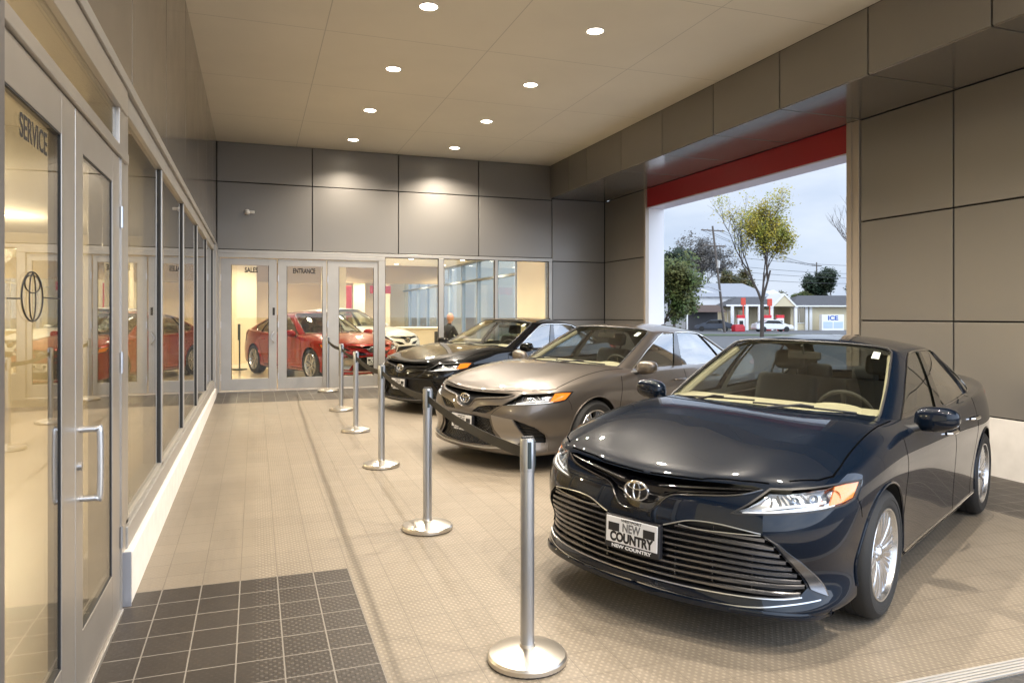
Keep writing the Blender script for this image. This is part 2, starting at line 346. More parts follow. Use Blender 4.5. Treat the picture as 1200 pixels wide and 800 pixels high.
o = MB().box(7.18, 7.52, 12.198, 12.262, -.1, 3.64, .003).build('white_jamb', mat('white_jamb_paint', (.80, .80, .82), .5), rw2); o.location = -rw2.location
sill = MB().box(7.10, 7.55, 7.172, 12.198, -.25, .10, .01).build('opening_curb', WHITEC); tag(sill, 'low pale curb along the foot of the big window opening', 'curb')
rb = MB().box(7.14, 7.50, 7.173, 12.2, 3.66, 4.018, .004).build('red_fascia', mat('red_metal', (.38, .008, .016), .35, .1, coat=.3)); tag(rb, 'long red metal fascia across the top of the window opening', 'fascia')
MB().box(7.142, 7.52, 7.173, 12.2, 3.64, 3.66, .002).build('soffit', mat('white_soffit', (.66, .62, .72), .5), rb)
# ---------------------------------------------------------------- storefront on the left
XG = -.682
sf = empty('storefront', (XG, 8.6, 0)); tag(sf, 'long grey framed glass storefront along the left side', 'storefront')
def P(root, mb, name, m, smooth=False): o = mb.build(name, m, root, smooth); o.location = -root.location; return o
P(sf, MB().box(-.80, -.645, 4.36, 13.6, .335, .45, .004).box(-.80, -.66, 4.36, 13.6, .451, .478, .003), 'sill', GREYM)
P(sf, MB().box(-.80, -.655, 4.36, 13.94, 2.69, 2.80, .004).box(-.82, -.632, 2.2, 13.94, 2.802, 2.86, .004), 'header', GREYM)
mull = [4.43, 6.04, 7.80, 9.62, 11.45, 13.2]
for i, y in enumerate(mull):
    w_ = .055 if i else .07
    P(sf, MB().box(-.79, -.660, y-w_/2, y+w_/2, .45, 2.69, .003), 'mullion', ALU)
    P(sf, MB().box(-.712, -.6685, y+w_/2+.0005, y+w_/2+.005, .48, 2.688).box(-.712, -.6685, y-w_/2-.0055, y-w_/2-.0005, .48, 2.688), 'gasket', GASK)
for a, b_ in zip(mull, mull[1:]+[13.6]):
    if b_-a > .5: P(sf, MB().box(XG-.008, XG, a+.03, b_-.03, .478, 2.69), 'window_pane', SGL)
P(sf, MB().box(-.80, -.62, 13.25, 13.95, .1, 2.80, .004), 'corner_post', GREYM)
kb = MB().box(-.85, -.618, 4.265, 13.3, -.05, .333, .012).build('concrete_kerb', WHITEC); tag(kb, 'white painted kerb running under the left storefront windows', 'kerb')
o = MB().box(-.70, -.614, 4.252, 4.266, .0, .345, .002).build('end_cap', mat('kerb_cap_metal', (.45, .46, .5), .35, .7), kb)
o = MB().box(-.70, -.63, 13.3, 13.46, .15, .36, .01).build('floor_box', GASK); tag(o, 'small black box on the floor in the left back corner', 'box')
uw = empty('upper_wall', (-.645, 5, 2.86)); tag(uw, 'glossy dark panel wall above the left storefront', 'wall')
UPP = panel_mat('satin_panel', (.30, .275, .24), .14)
ux = [-2.1, -.45, 1.2, 2.85, 4.5, 6.15, 7.8, 9.45, 11.1, 12.6, 13.94]
wpanels(uw, 'x', -.645, [(a, b_, 2.866, ZC) for a, b_ in zip(ux, ux[1:])], outward=1, m=UPP)
P(uw, MB().box(-.82, -.676, -3, 14, 2.87, 4.9), 'backing', GAP)
# near post and the pair of service doors
np_ = MB().box(-.80, -.62, 1.7, 2.238, -.1, 2.80, .006).build('metal_post', mat('post_grey', (.23, .22, .22), .35, .7)); tag(np_, 'grey metal post at the left edge beside the service door', 'post')
nb = MB().box(-.84, -.68, -3, 1.7, -.1, 2.87).build('plain_wall', CREAM); tag(nb, 'plain wall behind the grey post, out of frame', 'wall')
fr = MB().box(-.80, -.64, 2.24, 4.36, 2.405, 2.458, .003).box(-.80, -.645, 2.24, 4.36, 2.665, 2.80, .003).box(-.80, -.655, 4.17, 4.36, .03, 2.80, .004).box(-.655, -.648, 4.18, 4.20, .05, 2.40)
dfm = fr.build('door_frame', ALU); tag(dfm, 'aluminium frame with a narrow transom above the service doors', 'door frame')
MB().box(-.678, -.672, 2.24, 4.17, 2.458, 2.665).build('transom_glass', SGL, dfm)
MB().box(-.72, -.64, 2.24, 4.2, .02, .072, .004).build('threshold', ALU, dfm)
def sdoor(y0, y1, lab, handle, word=None):
    r = empty('service_door', (-.66, (y0+y1)/2, .06)); tag(r, lab, 'door')
    z0, z1 = .075, 2.40; g0, g1, gb, gt = y0+.115, y1-.205 if not handle else y1-.20, .32, 2.25
    if handle: g0 = y0+.125
    m = MB().box(-.70, -.655, y0, g0, z0, z1, .003).box(-.70, -.655, g1, y1, z0, z1, .003).box(-.70, -.6555, g0, g1, z0, gb, .002).box(-.70, -.6555, g0, g1, gt, z1, .002)
    P(r, m, 'leaf_frame', ALU)
    P(r, MB().box(-.668, -.662, g0, g1, gb, gt), 'glass_pane', SGL)
    k = MB()
    for a, b_ in ((g0, g0+.007), (g1-.007, g1)): k.box(-.669, -.6575, a, b_, gb, gt)
    k.box(-.68, -.658, g0, g1, gb, gb+.007).box(-.68, -.658, g0, g1, gt-.007, gt); P(r, k, 'gasket', GASK)
    if handle:
        y = y0+.075; q = MB(); L = [(-.655, y, 1.14), (-.60, y, 1.14), (-.585, y, 1.125), (-.585, y, .88), (-.60, y, .865), (-.655, y, .865)]
        q.tube(smooth_poly(L, False, 5), .0125, 12); P(r, q, 'handle', mat('pull_white_metal', (.72, .72, .72), .25, .9), True)
        P(r, MB().lathe([(.017, 0), (.017, .014), (0, .016)], 'x', 16, c=(-.655, y-.03, 1.0)), 'lock', STEEL, True)
        for z in (.45, 1.35, 2.1): P(r, MB().tube([(-.648, y1+.008, z-.055), (-.648, y1+.008, z+.055)], .009, 8), 'hinge', STEEL)
    if word:
        t = text('lettering', word, .105, GASK, r, rot=(R(90), 0, R(90)), ext=.0006, bold=.0012, sx=.80); t.location = Vector((-.6608, 2.665, 2.165))-r.location
    return r
d1 = sdoor(2.245, 3.192, 'aluminium glass door lettered SERVICE at the left edge', False, 'SERVICE')
sdoor(3.202, 4.165, 'aluminium glass door with white pull handle beside the SERVICE door', True)
# oval emblem decal on the glass of the service door
lg = MB()
def ov(cy, cz, a, b_, r): lg.tube([(-.661, cy+a*math.cos(t), cz+b_*math.sin(t)) for t in [2*math.pi*k/28 for k in range(29)]], r, 5, False)
ov(2.65, 1.655, .115, .078, .0026); ov(2.65, 1.655, .034, .074, .002); ov(2.65, 1.695, .084, .028, .002)
lg.tube([(-.6605, 2.40, 1.645), (-.6605, 2.535, 1.647)], .0022, 5).tube([(-.6605, 2.765, 1.655), (-.6605, 2.98, 1.655)], .0022, 5)
P(d1, lg, 'emblem_decal', GASK, True)
# room behind the storefront
lr = MB().box(-6.2, -6.0, -2, 14, -.1, 3.0).box(-6.2, -.85, -2.2, -2.0, -.1, 3.0).box(-6.2, -.9, 13.96, 14.1, -.1, 3.0).build('lounge_wall', CREAM); tag(lr, kind='structure')
lf = MB().box(-6, -.705, -2, 13.96, -.1, .055).build('lounge_floor', mat('lounge_tile', (.50, .42, .32), .35, noise=.05)); tag(lf, kind='structure')
lc = MB().box(-6, -.85, -2, 13.96, 2.95, 3.05).build('lounge_ceiling', mat('white_ceiling', (.72, .68, .6), .8)); tag(lc, kind='structure')
for y in (3.5, 7.5, 11.5):
    r = empty('lounge_light', (-3.2, y, 2.944)); lampdisc(r); tag(r, 'round ceiling light seen through the left storefront, %s of three' % {3.5: 'nearest', 7.5: 'middle', 11.5: 'farthest'}[y], 'ceiling light', 'lights in the room behind the storefront')
    ld = bpy.data.lights.new('lounge_lamp', 'POINT'); ld.energy = 110; ld.color = (1, .82, .58); ld.shadow_soft_size = .1; lo = bpy.data.objects.new('lounge_lamp', ld); C.objects.link(lo); lo.parent = r; lo.location = (0, 0, -.55)
ct = MB().box(-4.6, -3.4, 6.2, 9.0, .06, 1.05, .02).box(-4.65, -3.35, 6.15, 9.05, 1.05, 1.10, .01).build('service_counter', mat('counter_wood', (.30, .18, .09), .4)); tag(ct, 'brown service counter in the room behind the storefront', 'counter')
# ---------------------------------------------------------------- entrance doors and windows in the back wall
ef = empty('entrance_frame', (2.6, YB, .2)); tag(ef, 'pale metal frame around the sales entrance doors and showroom windows', 'door frame')
y0, y1 = YB-.03, YB+.09
P(ef, MB().box(-.66, 2.375, y0, y1, 2.622, 2.70, .004).box(-.66, 5.89, y0+.012, y1, 2.701, 2.765, .004).box(-.66, -.592, y0, y1, .15, 2.62, .004).box(2.248, 2.375, y0, y1, .15, 2.62, .004), 'frame', GREYM)
P(ef, MB().box(3.445, 3.545, y0+.01, y1, .15, 2.70, .003), 'mullion', GREYM); P(ef, MB().box(4.62, 4.68, y0+.01, y1, .15, 2.70, .003), 'mullion', GREYM)
P(ef, MB().box(5.815, 5.885, y0+.01, y1, .15, 2.70, .003), 'mullion', GREYM)
P(ef, MB().box(2.375, 5.815, y0+.01, y1, .12, .62, .004), 'sill', GREYM)
for a, b_ in ((2.375, 3.445), (3.545, 4.62), (4.68, 5.815)):
    P(ef, MB().box(a, b_, YB+.02, YB+.028, .62, 2.70), 'window_pane', CGL)
    P(ef, MB().box(a, a+.012, YB, YB+.02, .62, 2.70).box(b_-.012, b_, YB, YB+.02, .62, 2.70).box(a, b_, YB, YB+.02, 2.688, 2.70), 'gasket', GASK)
P(ef, MB().box(-.6, 2.25, YB-.06, YB+.1, .17, .205, .004), 'threshold', ALU)
def edoor(x0, x1, gl, gr, lab, word=None, wx=0, ww=1, pull=None):
    r = empty('entrance_door', ((x0+x1)/2, YB, .2)); tag(r, lab, 'door')
    z0, z1, gb, gt = .215, 2.612, .425, 2.49; a, b_ = YB-.005, YB+.04
    P(r, MB().box(x0+.004, gl, a, b_, z0, z1, .003).box(gr, x1-.004, a, b_, z0, z1, .003).box(gl, gr, a+.001, b_, z0, gb, .002).box(gl, gr, a+.001, b_, gt, z1, .002), 'leaf_frame', GREYM)
    P(r, MB().box(gl, gr, YB+.012, YB+.02, gb, gt), 'glass_pane', CGL)
    P(r, MB().box(gl, gl+.008, a+.001, YB+.012, gb, gt).box(gr-.008, gr, a+.001, YB+.012, gb, gt), 'gasket', GASK)
    if word:
        t = text('lettering', word, .125, GASK, r, rot=(R(90), 0, 0), ext=.001, bold=.004, sx=ww*.9); t.location = Vector((wx, YB+.009, 2.40))-r.location
    if pull:
        q = MB().tube(smooth_poly([(pull, YB-.005, 1.28), (pull, YB-.06, 1.27), (pull-.05, YB-.065, 1.18), (pull, YB-.06, 1.09), (pull, YB-.005, 1.08)], False, 5), .012, 8); P(r, q, 'handle', STEEL, True)
        P(r, MB().box(pull-.02, pull+.02, YB-.012, YB-.005, 1.58, 1.72, .004), 'lock', GASK)
    P(r, MB().box(x0+.006, x0+.022, YB-.012, YB-.005, .4, .52).box(x0+.006, x0+.022, YB-.012, YB-.005, 1.35, 1.47).box(x0+.006, x0+.022, YB-.012, YB-.005, 2.2, 2.32), 'hinge', STEEL)
    return r
edoor(-.588, .388, -.40, .244, 'grey framed glass door lettered SALES', 'SALES', -.06, .78, .33)
edoor(.396, 1.28, .559, 1.204, 'grey framed glass door lettered ENTRANCE', 'ENTRANCE', .87, .70)
edoor(1.286, 2.246, 1.502, 2.162, 'grey framed glass door without lettering beside the ENTRANCE door')
# ---------------------------------------------------------------- showroom behind the back wall
SHF = mat('showroom_tile', (.62, .53, .40), .16, noise=.04, nscale=3)
o = MB().box(-4, 7.24, YB+.05, 36, .05, .20).build('showroom_floor', SHF); tag(o, kind='structure')
o = MB().box(-4, 7.3, YB+.16, 36, 3.42, 3.6).build('showroom_ceiling', mat('showroom_ceiling_white', (.74, .70, .60), .8)); tag(o, kind='structure')
o = MB().box(-4.2, -4, YB, 36, 0, 3.5).box(-4, .05, 22.0, 22.2, .2, 3.42).box(5.8, 7.06, YB+.16, YB+.2, .2, 3.42).build('showroom_wall', CREAM); tag(o, 'cream plaster wall at the left inside the showroom', 'wall')
o = MB().box(7.06, 7.25, YB+.16, 19.3, .2, 3.42, .005).build('cream_wall', CREAM); tag(o, 'cream yellow wall panel at the right end of the showroom', 'wall')
o = MB().box(-4, 7.3, 36, 36.2, 0, 3.5).build('far_wall', mat('far_wall_paint', (.60, .48, .30), .7)); tag(o, 'brown cream wall at the far end of the showroom', 'wall')
for k, x in enumerate((3.2, 4.4, 5.6)):
    o = MB().box(x, x+.55, 34.6, 35, .2, 3.42, .01).build('column', CREAM); tag(o, 'cream square column at the far end of the showroom, %s of three' % ['left', 'middle', 'right'][k], 'column', 'columns at the far showroom end')
sk = MB().box(.9, 2.2, 25.2, 25.5, 2.62, 3.42).box(-.9, 6.9, 27, 27.2, 2.75, 3.42).build('ceiling_bulkhead', mat('tan_bulkhead', (.38, .29, .17), .7)); tag(sk, 'tan dropped bulkhead under the showroom ceiling', 'bulkhead')
cl = MB().box(2.05, 2.75, 23.4, 24.1, .2, 3.42, .01).build('column', CREAM); tag(cl, 'cream square column behind the red car in the showroom', 'column')
cw_ = empty('curtain_wall', (7.1, 28, .2)); tag(cw_, 'tall glass curtain wall with blue grey mullions inside the showroom', 'curtain wall')
BLUEG = mat('mullion_bluegrey', (.34, .38, .42), .4, .5)
for k in range(9):
    y = 19.4+k*1.9; P(cw_, MB().box(7.06, 7.2, y, y+.07, .2, 3.42), 'mullion', BLUEG)
for z in (.22, 2.72, 3.36): P(cw_, MB().box(7.05, 7.2, 19.3, 36, z, z+.07), 'transom', BLUEG)
P(cw_, MB().box(7.12, 7.128, 19.3, 36, .2, 3.42), 'window_pane', CGL)
for i in range(5):
    for j in range(8):
        x, y = -.4+i*1.75, 15.6+j*2.6
        if y > 22 and i < 1: continue
        r = empty('showroom_light', (x, y, 3.415)); lampdisc(r)
        tag(r, 'recessed showroom ceiling light, %s row behind the doors, %s from the left' % (['nearest', 'second', 'third', 'fourth', 'fifth', 'sixth', 'seventh', 'farthest'][j], ['first', 'second', 'third', 'fourth', 'fifth'][i]), 'ceiling light', 'recessed lights in the showroom ceiling')
        if (i+j) % 2 == 0:
            ld = bpy.data.lights.new('showroom_lamp', 'SPOT'); ld.energy = 280; ld.color = (1, .86, .66); ld.spot_size = R(150); ld.spot_blend = .8; ld.shadow_soft_size = .08; lo = bpy.data.objects.new('showroom_lamp', ld); C.objects.link(lo); lo.parent = r; lo.location = (0, 0, -.03)
rc = empty('reception_counter', (5.2, 24, .2)); tag(rc, 'long cream reception counter with a pale top in the showroom', 'counter')
P(rc, MB().box(3.3, 6.2, 23.7, 24.3, .2, 1.12, .01), 'front', mat('counter_cream', (.60, .50, .34), .45)); P(rc, MB().box(3.2, 6.3, 23.6, 24.4, 1.12, 1.17, .01), 'top', mat('counter_top', (.8, .78, .72), .3))
rs_ = MB().box(4.2, 5.0, 28, 28.05, 2.4, 2.7, .01).tube([(4.3, 28.02, 2.75), (4.3, 28.02, 3.42)], .01, 6).tube([(4.9, 28.02, 2.75), (4.9, 28.02, 3.42)], .01, 6).build('hanging_sign', mat('red_sign', (.62, .02, .03), .4)); tag(rs_, 'red hanging sign panel deep inside the showroom', 'sign')
rs2 = MB().box(2.95, 3.25, 26, 26.06, 1.5, 2.6, .01).tube([(3.1, 26.03, .2), (3.1, 26.03, 1.5)], .02, 6).lathe([(.2, .2), (.2, .23), (0, .24)], 'z', 16, c=(3.1, 26.03, 0)).build('banner', mat('red_sign'),); tag(rs2, 'upright red banner on a stand behind the red car', 'banner')
bx = MB().box(-.40, -.34, 19.2, 19.5, .95, 1.35, .01).tube([(-.36, 19.4, .2), (-.36, 19.4, .96)], .02, 6).lathe([(.18, .2), (.18, .225), (0, .23)], 'z', 16, c=(-.36, 19.4, 0)).build('brochure_stand', mat('dark_green_board', (.05, .07, .05), .5)); tag(bx, 'dark brochure stand against the cream showroom wall', 'stand')
# ---------------------------------------------------------------- cars: spline body surfaces
def bs_basis(n, per):
    """rows: sample weights on control points -1..n (n control pts, extended by one at both ends)"""
    us = np.linspace(0, n-1, (n-1)*per+1); W = np.zeros((len(us), n+2))
    for a, u in enumerate(us):
        i = min(int(u), n-2); t = u-i
        W[a, i:i+4] = ((1-t)**3/6, (3*t**3-6*t*t+4)/6, (-3*t**3+3*t*t+3*t+1)/6, t**3/6)
    return us, W
MIR = np.array([1, -1, 1.])
def extend(G, top_mirror=True):
    nr, nc, _ = G.shape; E = np.zeros((nr+2, nc+2, 3)); E[1:-1, 1:-1] = G
    E[1:-1, 0] = G[:, 1]*MIR; E[1:-1, -1] = G[:, -2]*MIR
    E[0] = 2*E[1]-E[2]; E[-1] = E[-3]*MIR if top_mirror else 2*E[-2]-E[-3]
    return E
def surf(P, perv, peru, it=10):
    """interpolating cubic B-spline surface through point grid P[row, col]; half body, y >= 0"""
    G = P.copy(); _, Wv = bs_basis(P.shape[0], 1); _, Wu = bs_basis(P.shape[1], 1)
    for _ in range(it):
        S = np.einsum('ri,cj,ijk->rck', Wv, Wu, extend(G)); G = G+(P-S)*.9
    vv, Wv = bs_basis(P.shape[0], perv); uu, Wu = bs_basis(P.shape[1], peru)
    return vv, uu, np.einsum('ri,cj,ijk->rck', Wv, Wu, extend(G)), G
def surf_eval(G, v, u):
    E = extend(G); out = []
    def wt(x, n):
        x = min(max(x, 0), n-1-1e-9); i = int(x); t = x-i
        return i, np.array(((1-t)**3/6, (3*t**3-6*t*t+4)/6, (-3*t**3+3*t*t+3*t+1)/6, t**3/6))
    i, a = wt(v, G.shape[0]); j, b = wt(u, G.shape[1])
    return Vector(np.einsum('i,j,ijk->k', a, b, E[i:i+4, j:j+4]))
PLAN = [(2.42, 0), (2.405, .22), (2.355, .44), (2.26, .65), (2.115, .79), (1.92, .87), (1.68, .905), (1.41, .918), (1.10, .915), (.75, .910), (.2, .915), (-.35, .918), (-.85, .918), (-1.15, .918), (-1.41, .915), (-1.7, .90), (-1.95, .87), (-2.15, .815), (-2.32, .70), (-2.42, .48), (-2.455, .24), (-2.465, 0)]
NC = len(PLAN)
def body_points(kind):
    """row tables over the columns: inset normal to the plan curve, and height"""
    T = np.zeros(NC); fr = np.zeros(NC); re = np.zeros(NC)
    for i in range(NC):
        fr[i] = [1, 1, 1, .95, .8, .5, .2, 0, 0][i] if i < 9 else 0
        re[i] = [0, .15, .45, .75, .95, 1, 1, 1][i-14] if i >= 14 else 0
    sd = 1-fr-re
    pl = np.array(PLAN); tg = np.gradient(pl, axis=0); tg[0] = (0, 1); tg[-1] = (0, -1)
    nrm = np.stack([tg[:, 1], -tg[:, 0]], 1); nrm /= np.linalg.norm(nrm, axis=1)[:, None]
    rows = []
    #        side(z,in) front(z,in) rear(z,in)
    tab = [((.185, .07), (.155, .10), (.24, .10)),
           ((.225, .02), (.185, .025), (.30, .035)),
           ((.34, .016), (.32, .035), (.42, .015)),
           ((.47, .013), (.44, .012), (.56, .0)),
           ((.60, .007), (.55, .0), (.68, .012)),
           ((.71, .002), (.63, .018), (.80, .035)),
           ((.80, .010), (.69, .045), (.93, .05))]
    for (zs, i_s), (zf, i_f), (zr, i_r) in tab:
        z = sd*zs+fr*zf+re*zr; ins = sd*i_s+fr*i_f+re*i_r
        p = pl-nrm*ins[:, None]
        rows.append(np.column_stack([p, z]))
    for c_, a_ in ((2, .4), (3, 1), (4, 1.1), (5, .7)):   # flared lower corner of the front bumper
        rows[1][c_, :2] += nrm[c_]*.020*a_; rows[2][c_, :2] -= nrm[c_]*.012*a_; rows[0][c_, :2] += nrm[c_]*.02*a_
    # shoulder crease row, fender top, then the deck rows to the centre line
    zsh = [.735, .737, .742, .752, .775, .805, .835, .862, .882, .898, .915, .932, .95, .963, .975, .99, 1.005, 1.02, 1.04, 1.055, 1.06, 1.062]
    ish = [.10, .10, .10, .095, .085, .07, .05, .04, .04, .04, .04, .04, .045, .05, .055, .06, .07, .08, .08, .06, .05, .05]
    p = pl-nrm*np.array(ish)[:, None]; rows.append(np.column_stack([p, zsh]))
    # fender ridge / belt
    X8 = [2.265, 2.255, 2.215, 2.12, 1.985, 1.82, 1.62, 1.40, 1.13, .80, .2, -.35, -.85, -1.15, -1.41, -1.66, -1.86, -2.02, -2.16, -2.26, -2.29, -2.30]
    Y8 = [0, .2, .40, .57, .685, .755, .80, .825, .83, .825, .83, .83, .83, .83, .82, .80, .765, .70, .58, .42, .22, 0]
    Z8 = [.775, .777, .785, .80, .825, .85, .878, .905, .925, .935, .945, .955, .97, .98, .995, 1.01, 1.03, 1.05, 1.065, 1.075, 1.08, 1.082]
    rows.append(np.column_stack([X8, Y8, Z8]))
    def hz(x, y):
        z = 1.0-.238*max(0, (x-1.05)/1.25)**1.75
        z -= .070*(abs(y)/.82)**3.2
        z += .020*math.exp(-((abs(y)-(.48+.14*(1.9-x)))/.12)**2)*min(1, max(0, (2.3-x)/.5))
        return z
    for i in range(10): rows[-1][i, 2] = hz(rows[-1][i, 0], rows[-1][i, 1])*(1 if i > 2 else 1)
    X9 = [2.12, 2.11, 2.07, 1.99, 1.87, 1.72, 1.54, 1.35, 1.12, .85, .2, -.35, -.85, -1.15, -1.41, -1.63, -1.80, -1.93, -2.04, -2.11, -2.14, -2.15]
    k = .78
    Y9 = [y*k for y in Y8]
    def zhood(x): return 1.0-.175*max(0, (x-1.05)/1.2)**1.55 if x > 1.05 else 1.0
    def ztop(x):
        if x > .8: return zhood(x)
        if x < -1.3: return 1.075+.012*math.sin((x+1.3)*2)
        return 1.0+.075*(.8-x)/2.1
    Z9 = [ztop(x)-.028*min(1, y/.5) for x, y in zip(X9, Y9)]
    for i in range(10): Z9[i] = hz(X9[i], Y9[i])
    rows.append(np.column_stack([X9, Y9, Z9]))
    X10 = [1.90, 1.895, 1.87, 1.81, 1.72, 1.60, 1.46, 1.30, 1.12, .90, .2, -.35, -.85, -1.15, -1.40, -1.58, -1.71, -1.82, -1.90, -1.95, -1.97, -1.98]
    Y10 = [y*.42 for y in Y8]
    rows.append(np.column_stack([X10, Y10, [hz(x, y) if x > .8 else ztop(x)-.012 for x, y in zip(X10, Y10)]]))
    X11 = [1.72, 1.70, 1.67, 1.62, 1.56, 1.49, 1.40, 1.27, 1.12, .90, .2, -.35, -.85, -1.15, -1.38, -1.52, -1.62, -1.70, -1.76, -1.80, -1.83, -1.85]
    rows.append(np.column_stack([X11, np.zeros(NC), [hz(x, 0) if x > .8 else ztop(x) for x in X11]]))
    return np.array(rows)
GB = [(1.12, 0, .975), (1.10, .28, .97), (1.03, .53, .955), (.91, .70, .935), (.77, .775, .925), (.50, .80, .925), (.15, .815, .93), (-.25, .82, .945), (-.65, .82, .96), (-1.05, .81, .975), (-1.4, .79, .99), (-1.62, .74, 1.0), (-1.76, .66, 1.015), (-1.86, .50, 1.035), (-1.90, .25, 1.045), (-1.92, 0, 1.05)]
GT = [(.16, 0, 1.388), (.15, .24, 1.385), (.11, .45, 1.374), (.05, .565, 1.358), (-.02, .605, 1.345), (-.16, .615, 1.35), (-.34, .62, 1.355), (-.53, .62, 1.358), (-.75, .61, 1.352), (-.95, .58, 1.34), (-1.08, .555, 1.325), (-1.13, .53, 1.325), (-1.15, .50, 1.33), (-1.17, .38, 1.345), (-1.19, .2, 1.355), (-1.20, 0, 1.36)]
def green_points(kind):
    B = np.array(GB); T = np.array(GT)
    if kind == 'hatch':
        T[:, 2] += .03; T[10:, 0] -= .12; B[11:, 0] -= .22; B[11:, 2] += .06
    n = len(B); rows = []
    out = np.zeros((n, 3)); out[:, 0] = np.interp(range(n), [0, 3, 5, 9, 12, 15], [.6, .5, 0, 0, -.5, -.6]); out[:, 1] = np.interp(range(n), [0, 2, 4, 10, 13, 15], [0, .3, 1, 1, .3, 0]); out[:, 2] = .35
    for t in (-.12, 0, .25, .5, .75, .95):
        rows.append(B+(T-B)*t+out*(.016*4*t*(1-t) if t > 0 else 0))
    xs = np.linspace(GT[0][0], T[-1, 0], n); zs = 1.437+(.03 if kind == 'hatch' else 0)-.085*np.abs((xs+.38)/.82)**2.2
    S = np.column_stack([xs, np.zeros(n), zs])
    for f in (.06, .28, .6, 1.0):
        P = T.copy(); P[:, 0] += (S[:, 0]-T[:, 0])*f**1.2; P[:, 1] *= (1-f); P[:, 2] += (S[:, 2]-T[:, 2])*(1-(1-f)**2)
        rows.append(P)
    return np.array(rows)
def grid_mesh(S):
    bm = bmesh.new(); nr, nc, _ = S.shape
    V = [[bm.verts.new(S[r, c]) for c in range(nc)] for r in range(nr)]
    for r in range(nr-1):
        for c in range(nc-1): bm.faces.new((V[r][c], V[r][c+1], V[r+1][c+1], V[r+1][c]))
    bmesh.ops.remove_doubles(bm, verts=bm.verts, dist=1e-4)
    bm.normal_update()
    return bm
def resample(pts, step, closed=False):
    pts = [Vector(p) for p in pts]; out = []
    seg = list(zip(pts, pts[1:]+pts[:1])) if closed else list(zip(pts, pts[1:]))
    for a, b in seg:
        n = max(1, int(round((b-a).length/step)))
        out += [a.lerp(b, k/n) for k in range(n)]
    if not closed: out.append(pts[-1])
    return out
def inside(p, poly):
    x, y = p; r = False; n = len(poly)
    for i in range(n):
        x1, y1 = poly[i][0], poly[i][1]; x2, y2 = poly[i-1][0], poly[i-1][1]
        if (y1 > y) != (y2 > y) and x < (x2-x1)*(y-y1)/(y2-y1)+x1: r = not r
    return r
AX = {'x': (Vector((0, 1, 0)), Vector((0, 0, 1)), Vector((1, 0, 0))), 'y': (Vector((1, 0, 0)), Vector((0, 0, 1)), Vector((0, 1, 0))),
      'z': (Vector((1, 0, 0)), Vector((0, 1, 0)), Vector((0, 0, 1))), 'r': (Vector((0, 1, 0)), Vector((0, 0, 1)), Vector((-1, 0, 0)))}
for _k, _a in (('d', 45), ('e', 135)):
    _c, _s = math.cos(R(_a)), math.sin(R(_a)); AX[_k] = (Vector((-_s, _c, 0)), Vector((0, 0, 1)), Vector((_c, _s, 0)))
def to2(pts, ax):
    A, B, _ = AX[ax]; return [(Vector(p).dot(A), Vector(p).dot(B)) for p in pts]
def bis(bm, fs, co, no):
    geom = list({v for f in fs for v in f.verts})+list({x for f in fs for x in f.edges})+fs
    bmesh.ops.bisect_plane(bm, geom=geom, plane_co=co, plane_no=no.normalized(), dist=1e-5)
